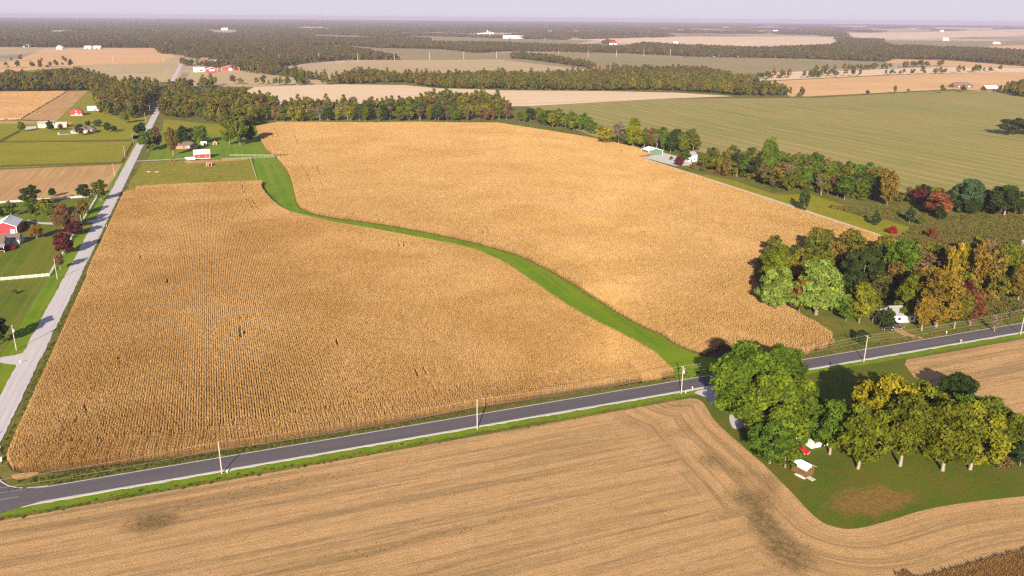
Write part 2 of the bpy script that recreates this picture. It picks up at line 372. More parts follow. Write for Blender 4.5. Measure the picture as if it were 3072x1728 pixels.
# golden standing crop on the far left, built as a low block with a rough top edge
def crop_block(name, poly, h, mat, label):
    n = len(poly); v = [(x, y, 0) for x, y in poly]+[(x, y, h) for x, y in poly]
    me = bpy.data.meshes.new(name); me.from_pydata(v, [], [tuple(range(n, 2*n))]+[(i, (i+1) % n, (i+1) % n+n, i+n) for i in range(n)])
    bm = bmesh.new(); bm.from_mesh(me); bmesh.ops.recalc_face_normals(bm, faces=bm.faces); bm.to_mesh(me); bm.free()
    return tag(link(name, me, mat), label, 'crop', kind='stuff')
goldA = GP([(-60,303),(52,299.5),(168,230),(-60,232)])
# fields beyond
sheet('stubble_field', GP([(643,217),(863,212),(1020,214),(1098,222),(1250,226),(1260,262),(1000,275),(640,285),(600,240)]), m_tanF, .02)
sheet('stubble_field', GP([(1230,227),(1518,229),(1700,233),(1849,242),(1675,248),(1331,267),(1240,268)]), m_tanF, .03)
sheet('green_field', GP([(1331,267.5),(1675,248.5),(1905,247),(2061,246),(2350,229),(2700,226),(2700,520),(2240,500),(1960,430),(1750,380),(1500,345),(1380,300)]), m_bigG, .025)
sheet('tan_field', GP([(1900,206),(2270,188),(2700,178),(2700,213),(2520,232),(2400,224),(2035,242.5),(1990,243),(1905,225)]), m_tanO, .035)
sheet('pale_field', GP([(1860,210),(1944,182),(2387,169),(2700,172),(2700,178),(2244,187.5),(1905,204)]), m_tanF, .03)
sheet('grey_field', GP([(760,165),(970,151),(1258,149),(1490,180),(1500,200),(1100,200),(900,205),(820,200)]), m_gray, .03)
sheet('olive_field', GP([(962,119),(1110,121),(1258,132),(1570,131),(1700,142),(1905,147),(2240,156),(2230,166),(1905,185),(1560,185),(1258,150),(985,151)]), m_olive, .04)
sheet('orange_field', GP([(2230,148),(2480,156),(2620,168),(2440,170),(2230,158)]), m_tanO, .045)
sheet('orange_field', GP([(-60,172),(0,163),(120,124),(392,121),(446,143),(400,158),(235,163),(-60,190)]), m_tanO, .04)
sheet('olive_field', GP([(203,168),(235,162.5),(400,158),(446,144),(466,160),(448,206),(300,206),(208,182)]), m_gray, .045)
sheet('clover_field', GP([(-60,190),(0,182),(165,170),(196,172),(185,185),(100,200),(-60,210)]), m_water, .05)
sheet('hedge_field', GP([(470,200),(480,176),(640,176),(760,190),(840,212),(640,219),(480,216)]), m_gray, .04)
sheet('olive_field', GP([(740,86),(900,89.5),(980,92.5),(870,97),(760,93)]), m_olive, .05)
sheet('olive_field', GP([(1040,90),(1258,96),(1490,102),(1430,114),(1258,112),(1120,104)]), m_olive, .05)
sheet('orange_field', GP([(1466,98.5),(1727,92.5),(1905,91.5),(2113,92.5),(2087,114),(2022,120),(1905,122),(1857,124),(1727,116),(1597,112)]), m_tanF, .055)
sheet('pale_field', GP([(2126,83),(2300,81),(2650,71),(2650,86),(2300,98),(2150,96)]), m_tanF, .05)
sheet('olive_field', GP([(2240,105),(2650,101),(2650,112),(2240,120)]), m_olive, .05)
sheet('pale_field', GP([(2480,116),(2650,112),(2650,136)]), m_tanO, .06)
sheet('pale_field', GP([(700,74),(735,72.5),(800,73.5),(760,75.5)]), m_tanF, .06)
sheet('dirt_patch', GP([(-40,140),(20,118),(120,118),(60,135)]), m_gray, .06)

# lower-right lawn of the farmstead and the stubble in front
LAWN = smooth_line(GP([(1700,1006),(1760,1006),(1800,1060),(1868,1122),(1925,1172),(1985,1232),(2050,1300),(2095,1324),(2150,1330),(2230,1312),(2330,1282),(2450,1262),(2600,1246)]), 5)
lawn_poly = LAWN + GP([(2720,1235),(2720,1130),(2580,1078),(2486,1000),(2368,980),(2299,948),(2276,917),(2281,903)]) + [(G(2281,903)[0]+2, 209), (128, 204)]
sheet('lawn', lawn_poly, m_lawnR, .02)

def stubble_sheet():
    x0, x1, y0, y1, st = -75., 420., 40., 207., 1.6
    nx, ny = int((x1-x0)/st)+1, int((y1-y0)/st)+1
    X, Y = np.meshgrid(np.linspace(x0, x1, nx), np.linspace(y0, y1, ny))
    top = 202.0+.0215*(X+10)
    Y = y0+(Y-y0)/(y1-y0)*(top-3.2-y0)
    P = np.stack([X.ravel(), Y.ravel()], 1)
    dl = dist_line(P, LAWN); dr = 202.0+.0215*(P[:, 0]+10)-P[:, 1]
    k = 6.0; h = np.clip(.5+.5*(dl-dr)/k/3, 0, 1); s = dl*(1-h)+dr*h-k*3*.5*h*(1-h)
    right = P[:, 0] > 215
    s = np.where(inpoly(P, lawn_poly), 0, s)
    u = P[:, 0]*.7 + P[:, 1]*.0; vv = np.where(right, P[:, 0], P[:, 1]*.8+P[:, 0]*.3); mfx = np.clip((dl-20-5*np.sin(P[:, 0]*.11)-4*np.sin(P[:, 1]*.17))/9, 0, 1); mfx = mfx*mfx*(3-2*mfx)
    # weeds: blobs and smears seen in the photo
    w = np.zeros(len(P))
    def blob(px, py, rx, ry, a, rot=0):
        c = G(px, py); q = P-np.array(c); cr, sr = math.cos(rot), math.sin(rot)
        e = ((q[:, 0]*cr+q[:, 1]*sr)/rx)**2+((-q[:, 0]*sr+q[:, 1]*cr)/ry)**2
        np.maximum(w, a*np.exp(-e**2), out=w)
    blob(385,1312,6.0,4.5,1.1); blob(330,1322,3,2,.6); blob(1790,1158,4.2,4.2,.7,.5); blob(1715,1085,6,2.2,.45,.3)
    blob(1890,1258,5,6,.95,.3); blob(1925,1320,4,11,1.0,-.25); blob(1975,1385,4.5,9,1.0,-.3); blob(1990,1395,6,6,.8)
    blob(1930,1235,14,3,.5,.7); blob(1700,1020,7,2,.4); blob(1870,1190,10,2.5,.5,-.8); blob(2390,940,8,3,.4,.3); blob(1840,1290,10,1.6,.5,.1)
    blob(700,1220,40,1.2,.5,.02); blob(620,1250,30,1.5,.45,.02); blob(1300,1210,30,1.0,.5,.02); blob(1150,1330,30,1.2,.5,.02); blob(900,1400,26,1.0,.4,.02)
    V = np.stack([P[:, 0], P[:, 1], np.full(len(P), -.004)], 1)
    me = bpy.data.meshes.new('stubble_field'); idx = np.arange(nx*ny).reshape(ny, nx)
    q = np.stack([idx[:-1, :-1], idx[:-1, 1:], idx[1:, 1:], idx[1:, :-1]], -1).reshape(-1, 4)
    fastmesh(me, V, q, {'rowd': dr, 'rowl': dl, 'rowv': vv, 'rowmix': mfx, 'rowu': u, 'weed': np.clip(w, 0, 1)})
    o = link('stubble_field', me, m_soyN); o['kind'] = 'structure'
    return P, w

def fastmesh(me, V, q, attrs=None, dom='POINT'):
    V = np.asarray(V, np.float32); q = np.asarray(q, np.int32); k = q.shape[1]
    me.vertices.add(len(V)); me.vertices.foreach_set('co', V.ravel())
    me.loops.add(q.size); me.loops.foreach_set('vertex_index', q.ravel())
    me.polygons.add(len(q)); me.polygons.foreach_set('loop_start', np.arange(0, q.size, k, dtype=np.int32))
    for n, a in (attrs or {}).items():
        at = me.attributes.new(n, 'FLOAT', 'POINT'); at.data.foreach_set('value', np.asarray(a, np.float32))
    me.update(calc_edges=True); me.validate()
    return me
stubP, stubW = stubble_sheet()

# ------------------------------------------------------------------ roads
def strip(name, pts, w0, w1, mat, z, kind='structure', label=None, jit=0.0, th=0.0):
    """ribbon between offsets w0..w1 left of a polyline"""
    P = np.array(pts, float); d = np.gradient(P, axis=0); d /= np.linalg.norm(d, axis=1)[:, None]; nrm = np.stack([-d[:, 1], d[:, 0]], 1)
    r = np.random.default_rng(3)
    j0 = (r.random(len(P))-.5)*jit; j1 = (r.random(len(P))-.5)*jit*(0.2 if name != 'gravel_road' else 1)
    A = P+nrm*(w0+j0)[:, None] if jit else P+nrm*w0; B = P+nrm*(w1+j1)[:, None] if jit else P+nrm*w1
    n = len(P); V = [(x, y, z) for x, y in A]+[(x, y, z) for x, y in B]; f = [(i, i+1, i+1+n, i+n) for i in range(n-1)]
    if th:
        V += [(x, y, z-th) for x, y in A]+[(x, y, z-th) for x, y in B]
        f += [(i+1, i, i+2*n, i+1+2*n) for i in range(n-1)]+[(i+n, i+1+n, i+1+3*n, i+3*n) for i in range(n-1)]
    me = bpy.data.meshes.new(name); me.from_pydata(V, [], f); me.materials.append(mat)
    bm = bmesh.new(); bm.from_mesh(me); bmesh.ops.recalc_face_normals(bm, faces=bm.faces)
    if sum(fc.normal.z for fc in bm.faces) < 0: bmesh.ops.reverse_faces(bm, faces=bm.faces)
    bm.to_mesh(me); bm.free(); o = link(name, me); o['kind'] = kind
    if label: o['label'] = label
    return o
rx = np.arange(-62, 620, 2.0)
axis = [(x, road_y(x)) for x in rx]
strip('asphalt_road', axis, -6.7, 0.0, m_asph, .12, th=.12)
strip('road_shoulder', axis, 0.003, .45, m_grav, .09, jit=.25, th=.1)
sh = [(x, y) for x, y in axis]
strip('road_shoulder', [(x, y-6.703) for x, y in axis], -.95, 0, m_grav, .09, jit=.7, th=.1)
strip('road_verge', [(x, y-7.4) for x, y in axis], -3.2, -.3, m_water, .03, jit=1.0)
# gravel road, runs north along the left edge of the corn
gx = lambda y: -73.2+.001*(y-300)
gravl = [(gx(y), y) for y in list(np.arange(120, 800, 2.5))+list(np.arange(800, 2300, 8.0))]
strip('gravel_road', gravl, -6.8, .1, m_grav, .10, th=.1, jit=.5)
# junction: asphalt apron with a rounded corner
jn = [(-66.3, road_y(-62)-12), (-66.3, 234), (-65.2, 226), (-63.6, 220.5), (-60.5, 215.2), (-56, 212), (-50, 210.7), (-50, 202), (-62.0, 201)]
strip('junction_kerb', smooth_line([(-66.3, 238), (-65.5, 228), (-63.6, 220.5), (-60.5, 214.9), (-56, 211.6), (-50, 210.6)], 6), .0, .45, m_grav, .14, jit=.1)
sheet('junction_apron', [(-80.5, 195), (-80.5, 222), (-73.5, 221), (-66, 222)] + smooth_line([(-64.8, 221.5), (-60.5, 214.5), (-55, 211.0), (-49.9, 210.35)], 5) + [(-49.9, 203.7), (-62, 200)], m_asph, .135)
# painted stop line and faint edge line on the apron
sheet('edge_line', [(-76, 211.4), (-55, 210.9), (-55, 211.02), (-76, 211.52)], m_conc, .139); sheet('edge_line', [(-76, 207.3), (-56, 207.6), (-56, 207.72), (-76, 207.42)], m_conc, .139)
# lanes and drives
strip('farm_lane', [(346.2+math.sin(y/60)*.8, y) for y in np.arange(335, 625, 6.0)], -1.6, -.3, m_conc, .08, jit=.15, th=.06)
strip('farm_lane', [(346.2+math.sin(y/60)*.8, y) for y in np.arange(335, 625, 6.0)], .15, 1.35, m_conc, .08, jit=.15, th=.06)
strip('farm_drive', [(x, G(365+.0*x, 404)[1]-.5+(x+66)*.02) for x in np.arange(-67, -18, 4.0)], -1.6, 1.2, m_grav, .05, jit=.3)
sheet('gravel_yard', GP([(1590,386),(1640,376),(1700,392),(1740,404),(1740,416),(1700,418),(1640,402),(1600,392)]), m_conc, .05)
sheet('gravel_yard', GP([(462,405),(560,401),(640,398),(600,404),(470,412)]), m_soyA, .03)
sheet('gravel_patch', smooth_line(GP([(1747,987),(1800,975),(1850,985),(1850,1030),(1800,1022),(1775,1000)]), 4, True), m_grav, .06)
sheet('gravel_patch', smooth_line(GP([(1835,1045),(1865,1035),(1872,1072),(1845,1078)]), 4, True), m_grav, .05)
sheet('gravel_drive', smooth_line(GP([(2300,852),(2268,842),(2240,824),(2258,822),(2285,838),(2322,850)]), 4, True), m_soyA, .05)
sheet('garden_path', GP([(-20,546),(0,547),(37,552),(37,554.5),(0,550),(-20,549)]), m_conc, .05)
sheet('garden_path', smooth_line(GP([(72,553),(100,559),(138,560.5),(138,565),(100,563),(70,556)]), 3, True), m_conc, .05)
sheet('garden_path', smooth_line(GP([(220,556),(250,551),(262,553),(258,560),(225,560)]), 3, True), m_grav, .055)
strip('drive', smooth_line([G(30,598), G(80,597), G(150,586), G(215,581), G(248,579)], 5), -2.2, 2.2, m_asph, .045)
strip('garden_path', smooth_line([G(60,600), G(52,612), G(34,618)], 5), -.6, .6, m_conc, .05)
sheet('driveway_mouth', smooth_line(GP([(0,900),(40,893),(82,880),(105,878),(85,915),(45,918),(0,912)]), 4, True), m_grav, .06)
sheet('driveway_mouth', GP([(-60,905),(0,900),(40,893),(45,916),(0,912),(-60,914)]), m_grav, .055)
sheet('yard_slab', GP([(63,319),(90,317),(92,323),(64,327)]), m_conc, .04)
sheet('dirt_corner', smooth_line(GP([(28,1196),(60,1190),(98,1188),(70,1203),(40,1206)]), 4, True), m_soyA, .04)

# ------------------------------------------------------------------ instancing for what nobody could count
def quads_mesh(name, C, T, B, tint, tree=None, mat=None):
    """quads centred at C with half-axes T, B"""
    V = np.stack([C-T-B, C+T-B, C+T+B, C-T+B], 1).reshape(-1, 3); q = np.arange(len(V)).reshape(-1, 4)
    me = bpy.data.meshes.new(name); at = {'tint': np.repeat(tint, 4)}
    if tree is not None: at['tree'] = np.repeat(tree, 4)
    fastmesh(me, V, q, at)
    if mat: me.materials.append(mat)
    return me

def scatter(name, P, Z, rot, scl, idx, protos, label, kind='stuff', mat=None):
    me = bpy.data.meshes.new(name); me.vertices.add(len(P))
    me.vertices.foreach_set('co', np.stack([P[:, 0], P[:, 1], Z], 1).astype(np.float32).ravel())
    for n, a in (('rot', rot), ('scl', scl)): me.attributes.new(n, 'FLOAT', 'POINT').data.foreach_set('value', np.asarray(a, np.float32))
    me.attributes.new('idx', 'INT', 'POINT').data.foreach_set('value', np.asarray(idx, np.int32))
    col = bpy.data.collections.new(name+'_kinds')
    for k, pm in enumerate(protos):
        po = bpy.data.objects.new('%s_kind_%02d' % (name, k), pm); col.objects.link(po)
    g = bpy.data.node_groups.new(name, 'GeometryNodeTree')
    g.interface.new_socket('Geometry', in_out='INPUT', socket_type='NodeSocketGeometry'); g.interface.new_socket('Geometry', in_out='OUTPUT', socket_type='NodeSocketGeometry')
    N = g.nodes.new; gi, go = N('NodeGroupInput'), N('NodeGroupOutput')
    ip = N('GeometryNodeInstanceOnPoints'); ci = N('GeometryNodeCollectionInfo'); ci.inputs['Collection'].default_value = col
    ci.inputs['Separate Children'].default_value = True; ci.inputs['Reset Children'].default_value = True
    def na(n, t):
        a = N('GeometryNodeInputNamedAttribute'); a.data_type = t; a.inputs['Name'].default_value = n; return a.outputs['Attribute']
    cx = N('ShaderNodeCombineXYZ'); L = g.links.new
    L(na('rot', 'FLOAT'), cx.inputs[2]); L(gi.outputs[0], ip.inputs['Points']); L(ci.outputs[0], ip.inputs['Instance'])
    ip.inputs['Pick Instance'].default_value = True; L(na('idx', 'INT'), ip.inputs['Instance Index'])
    L(cx.outputs[0], ip.inputs['Rotation']); L(na('scl', 'FLOAT'), ip.inputs['Scale']); L(ip.outputs[0], go.inputs[0])
    o = link(name, me); md = o.modifiers.new('instances', 'NODES'); md.node_group = g
    o['kind'] = kind; o['label'] = label
    return o

# ---- corn: row segments 3 m long, built plant by plant
def row_segment(seed, L=3.04, step=.2, spread=1.0, height=2.25, leafn=8, lw=.055, mat=None, name='corn_row', tassel=True, along=None, low=.28, hv=.1):
    r = np.random.default_rng(seed); C, T, B, ti = [], [], [], []
    n = int(L/step)
    for k in range(n):
        y = -L/2+(k+.5)*step+r.normal(0, .03); x = r.normal(0, .022); h = height*r.uniform(1-hv, 1+hv); lean = r.normal(0, .06, 2); pt = r.uniform(-.22, .22)
        if r.random() < .03: continue
        # stalk: two crossed strips
        for a in (0, math.pi/2):
            C.append((x+lean[0]*h/2, y+lean[1]*h/2, h/2)); T.append((math.cos(a)*.018, math.sin(a)*.018, 0)); B.append((lean[0]*h/2, lean[1]*h/2, h/2)); ti.append(.55+pt)
        for j in range(leafn):
            z = h*(low+(.96-low)*(j+r.random()*.6)/leafn); side = 1 if j % 2 else -1
            a = (r.normal(0, .7)+(0 if side > 0 else math.pi)) if along is None else r.normal(math.pi/2*side, along); ln = r.uniform(.28, .50)*spread*(1.15-.35*z/h)
            dx, dy = math.cos(a), math.sin(a); up = r.uniform(.05, .42)
            px, py = x+lean[0]*z, y+lean[1]*z; wx, wy = -dy*lw, dx*lw; tt = min(1, max(0, .5+pt+r.normal(0, .2)+(.18 if z > .7*h else -.08)))
            m1 = (px+dx*ln*.5, py+dy*ln*.5, z+up*ln*.9)
            C.append(((px+m1[0])/2, (py+m1[1])/2, (z+m1[2])/2)); T.append((wx, wy, 0)); B.append(((m1[0]-px)/2, (m1[1]-py)/2, (m1[2]-z)/2)); ti.append(tt)
            e = (px+dx*ln, py+dy*ln, z-r.uniform(.05, .45))
            C.append(((e[0]+m1[0])/2, (e[1]+m1[1])/2, (e[2]+m1[2])/2)); T.append((wx*.8, wy*.8, 0)); B.append(((e[0]-m1[0])/2, (e[1]-m1[1])/2, (e[2]-m1[2])/2)); ti.append(tt)
        if tassel:
            for a in r.random(2)*6.28:
                C.append((x+lean[0]*h, y+lean[1]*h, h+.14)); T.append((math.cos(a)*.035, math.sin(a)*.035, 0)); B.append((r.normal(0, .05), r.normal(0, .05), .16)); ti.append(.8+pt)
    return quads_mesh(name, np.array(C), np.array(T), np.array(B), np.clip(np.array(ti), 0, 1), mat=mat)

corn_kinds = [row_segment(s, spread=.62, mat=m_corn, along=.42, height=2.5, low=.5, leafn=7, hv=.04) for s in (1, 2, 3)]+[row_segment(s, spread=1.25, mat=m_corn, leafn=9) for s in (4, 5, 6)]
near_kinds = []
for km in corn_kinds:
    kc = km.copy(); kc.materials[0] = m_cornN; near_kinds.append(kc)
def smooth_noise(P, sc_, seed=0.0):
    return np.array([mnoise.noise((x*sc_, y*sc_, seed)) for x, y in P])

def corn_rows(poly, head_lines, gaps, closed_bias, holes=()):
    xs = [p[0] for p in poly]; ys = [p[1] for p in poly]
    gxs = np.arange(min(xs), max(xs), .762); gys = np.arange(min(ys), max(ys), 3.0)
    X, Y = np.meshgrid(gxs, gys, indexing='ij'); Y = Y+RNG.uniform(-1.5, 1.5, (Y.shape[0], 1))
    P = np.stack([X.ravel(), Y.ravel()], 1); keep = inpoly(P, poly); P = P[keep]
    HW = 12.6; row_lines = [l[0] if isinstance(l, tuple) else l for l in head_lines]; head_lines = [l[1] if isinstance(l, tuple) else l for l in head_lines]
    if head_lines:
        dm = np.min([dist_line(P, l) for l in head_lines], axis=0); P = P[dm > HW]
    rot = RNG.normal(0, .006, len(P)); 
    Q, Rr = [], []
    for l in row_lines:
        l = np.array(l, float); d = l[1:]-l[:-1]; ln = np.hypot(*d.T); cum = np.concatenate([[0], np.cumsum(ln)])
        for k in range(16):
            off = .5+k*.762
            for sgn in (1,):
                t = np.arange(0, cum[-1], 3.0); i = np.clip(np.searchsorted(cum, t, 'right')-1, 0, len(d)-1); f = (t-cum[i])/ln[i]
                base = l[i]+d[i]*f[:, None]; u = d[i]/ln[i][:, None]; nn = np.stack([-u[:, 1], u[:, 0]], 1)
                for sg in (1, -1):
                    q = base+nn*off*sg; ok = inpoly(q, poly) & (dist_line(q, l) > off-.25)
                    Q.append(q[ok]); Rr.append((np.arctan2(u[:, 1], u[:, 0])-math.pi/2)[ok])
    if Q:
        P = np.concatenate([P]+Q); rot = np.concatenate([rot]+Rr)
    low = np.zeros(len(P), bool)                       # flattened rows: short broken plants instead of full ones
    for g in gaps: low |= dist_line(P, g[0]) < g[1]
    for_low = RNG.uniform(.45, .75, len(P))
    cn = smooth_noise(P, .022)+.5*smooth_noise(P, .09, 4.)
    closed = (cn+closed_bias+np.clip((P[:, 1]-400)/240, 0, 1)*.45+RNG.normal(0, .04, len(P))) > 0
    idx = np.where(closed, 3, 0)+RNG.integers(0, 3, len(P)); flip = RNG.integers(0, 2, len(P))*math.pi
    scl = np.clip(1+.018*RNG.standard_normal(len(P))+.10*smooth_noise(P, .015, 9.), .8, 1.2)
    scl = np.where(low, for_low, scl)
    return P, rot+flip, scl, idx

def gline(a, b, w=.5, z=2.2): return ([G(*a, z), G(*b, z)], w)
gapsN = [gline((603,800),(606,850),.3), gline((612,828),(615,862),.3), gline((1042,926),(1054,946),.36), gline((1064,924),(1075,940),.36),
         gline((996,590),(1006,620),.36), gline((1011,592),(1018,622),.36), gline((616,496),(640,526),.36), gline((630,496),(652,525),.36),
         gline((213,1022),(219,1040),.36), gline((188,1050),(192,1072),.36), gline((350,640),(355,652),.36), gline((420,700),(423,716),.36), gline((845,860),(851,880),.36), gline((300,900),(302,915),.36)]
gapsF = [gline((797,416),(806,442),.36), gline((784,416),(790,424),.36), gline((806,452),(812,468),.36), gline((1225,572),(1232,598),.36), gline((1215,580),(1222,600),.36),
         gline((740,340),(752,362),.5), ([G(*t, 2.2) for t in ((1822,708),(1808,716),(1803,728),(1809,742))], .55), ([G(*t, 2.2) for t in ((1834,716),(1822,722),(1817,732),(1821,744))], .5), gline((1808,712),(1835,716),.7), gline((690,325),(702,345),.5)]
south = [p for p in near_corn[:10]]; south_rows = [(-63.0, 240.5)]+south
north = near_corn[-5:-1]
P, rot, scl, idx = corn_rows(near_corn, [(south_rows, south), wl, [G(655,455,2.3), G(560,458,2.3), G(450,463,2.3), G(338,469,2.3)]], gapsN, -.85)
scatter('corn_plants', P, np.full(len(P), .03), rot, scl, idx, near_kinds, 'dry golden corn standing in rows between the gravel road and the grass waterway')
nC = len(P)
P, rot, scl, idx = corn_rows(far_corn, [wr], gapsF, .30)
scatter('corn_plants', P, np.full(len(P), .03), rot, scl, idx, corn_kinds, 'dry golden corn filling the larger field beyond the grass waterway')
print('corn segments', nC, len(P))

# brown crop in the lower right corner
bk = [row_segment(20+s, step=.13, spread=.62, height=.7, leafn=6, lw=.06, mat=m_bcrop, name='brown_crop_row', tassel=False) for s in range(4)]
edge_b = smooth_line(GP([(1900,1470),(1935,1440),(1990,1415),(2030,1402),(2075,1413),(2140,1432),(2230,1445),(2330,1448),(2420,1436),(2520,1410),(2640,1380)]), 4)
poly_b = edge_b+GP([(2720,1380),(2720,1700),(1700,1700)])
q = np.stack(np.meshgrid(np.arange(130, 330, .76), np.arange(20, 160, 2.9), indexing='ij'), -1).reshape(-1, 2); q = q[inpoly(q, poly_b)]
# rows follow the field edge, so turn the grid to the road direction
scatter('crop_plants', q, np.full(len(q), .0), RNG.normal(0, .03, len(q)), RNG.uniform(.85, 1.15, len(q)), RNG.integers(0, 4, len(q)), bk,
        'uncut brown crop in rows at the near edge of the stubble field')

# ---- low plants: verge weeds, field weeds, brush meadow
def tuft(seed, n, r0, h, lw, name, mat):
    r = np.random.default_rng(seed); a = r.random(n)*6.28; d = np.sqrt(r.random(n))*r0; hh = h*r.uniform(.5, 1.1, n)
    C = np.stack([np.cos(a)*d, np.sin(a)*d, hh/2], 1); b = r.random(n)*6.28
    T = np.stack([np.cos(b)*lw, np.sin(b)*lw, np.zeros(n)], 1); B = np.stack([r.normal(0, .35, n)*hh/2, r.normal(0, .35, n)*hh/2, hh/2], 1)
    return quads_mesh(name, C, T, B, r.random(n), mat=mat)
def weed_mat(name, stops):
    t = NT(name); oi = t.node('ShaderNodeObjectInfo').outputs['Random']; k = t.math('ADD', t.math('MULTIPLY', oi, .6), t.math('MULTIPLY', t.noise(t.wpos(), .05, 3), .5))
    c = t.ramp(k, stops); c = t.mix(t.attr('tint').outputs['Fac'], t.mix(1., c, (.7,.7,.7), 'MULTIPLY'), t.mix(1., c, (1.35,1.35,1.3), 'MULTIPLY')); t.leafy(c, .2); return t.m
m_weedG = weed_mat('verge_weeds', [(.15, (.05, .09, .015)), (.4, (.10, .12, .025)), (.65, (.17, .12, .05)), (.85, (.09, .11, .02))])
m_weedB = weed_mat('brush_weeds', [(.15, (.17, .12, .04)), (.4, (.13, .095, .03)), (.6, (.15, .14, .035)), (.8, (.10, .115, .022))])
tg = [tuft(40+k, 70, .9, .55, .09, 'weed_tuft', m_weedG) for k in range(3)]; tb = [tuft(50+k, 90, 1.3, 1.1, .12, 'brush_tuft', m_weedB) for k in range(3)]
def scat_poly(poly, st, jit=.5):
    xs = [p[0] for p in poly]; ys = [p[1] for p in poly]
    q = np.stack(np.meshgrid(np.arange(min(xs), max(xs), st), np.arange(min(ys), max(ys), st), indexing='ij'), -1).reshape(-1, 2)
    q = q+RNG.uniform(-jit, jit, q.shape)*st; return q[inpoly(q, poly)]
vp = []
for x in np.arange(-60, 300, .8):                               # strip between the asphalt and the corn, and along the far verge
    w = 6.5 if x < -20 else (5.2 if x < 20 else 3.6)
    if x > 137: w = 6
    for k in range(4 if x < 140 else 2): vp.append((x+RNG.uniform(-.5, .5), road_y(x)+.9+RNG.random()*(w-1.4)))
for x in np.arange(-60, 132, 1.7): vp.append((x, 202.6+.0215*(x+10)-RNG.uniform(1.2, 4.2)))
for y in np.arange(225, 560, .7): vp.append((-65.3+RNG.uniform(-.3, 2.2), y))
for a, b in zip(wr[:-1], wr[1:]):
    for t in np.arange(0, 1, .14): vp.append((a[0]+(b[0]-a[0])*t+RNG.normal(0, .5), a[1]+(b[1]-a[1])*t-RNG.random()*1.2))
vp += [tuple(p) for p in GP([(0,0)]) if False]
vp = np.array(vp); keep = (dist_line(vp, [(-66.3, 232), (-63.6, 220.5), (-60.5, 214.9), (-50, 210.6)]) > 1.2); vp = vp[keep]
scatter('verge_weeds', vp, np.full(len(vp), .0), RNG.random(len(vp))*6.28, RNG.uniform(.22, .62, len(vp)), RNG.integers(0, 3, len(vp)), tg, 'green and brown weeds along the road verge and field edges')
tw = [tuft(55+k, 60, 1.3, 1.1, .12, 'field_weed', weed_mat('field_weed', [(.15, (.22, .15, .06)), (.6, (.16, .13, .04)), (.9, (.26, .17, .07))])) for k in range(2)]
ws = np.repeat(stubP, 3, 0)[RNG.random(len(stubP)*3) < np.repeat(stubW, 3)*.45]; ws = ws+RNG.normal(0, .8, ws.shape)
scatter('field_weeds', ws, np.zeros(len(ws)), RNG.random(len(ws))*6.28, RNG.uniform(.05, .14, len(ws)), RNG.integers(0, 2, len(ws)), tw, 'dark weedy patches left in the harvested field')
brushP = GP([(2080,520),(2180,548),(2330,560),(2250,600),(2300,640),(2450,650),(2576,640),(2700,640),(2700,560),(2576,545),(2400,538),(2250,520)])
sheet('brush_meadow', brushP, m_brush, .03)
sheet('meadow', [(347.5, y) for y in (560, 520, 480, 430, 380, 350)] + GP([(2290,600),(2300,575),(2200,545),(2130,520),(2040,488),(1950,490),(1850,455),(1780,440)]), m_past, .028)
bp = np.concatenate([scat_poly(brushP, 1.9), scat_poly(GP([(2440,750),(2576,700),(2650,700),(2650,790),(2480,810)]), 2.2)])
scatter('brush', bp, np.zeros(len(bp)), RNG.random(len(bp))*6.28, RNG.uniform(.5, 1.25, len(bp)), RNG.integers(0, 3, len(bp)), tb, 'rusty brown tall weeds and brush covering the meadow')

# rough standing crop on the far left
gk = [tuft(70+k, 60, 1.6, 1.0, .12, 'crop_tuft', m_corn) for k in range(2)]
gq = scat_poly(goldA, 3.2); scatter('standing_crop', gq, np.zeros(len(gq)), RNG.random(len(gq))*6.28, RNG.uniform(.9, 1.2, len(gq)), RNG.integers(0, 2, len(gq)), gk, 'orange standing crop with a sharp cut edge in the far left field')
crop_block('standing_crop', goldA, .85, m_tanO, 'dense lower leaves of the orange standing crop')

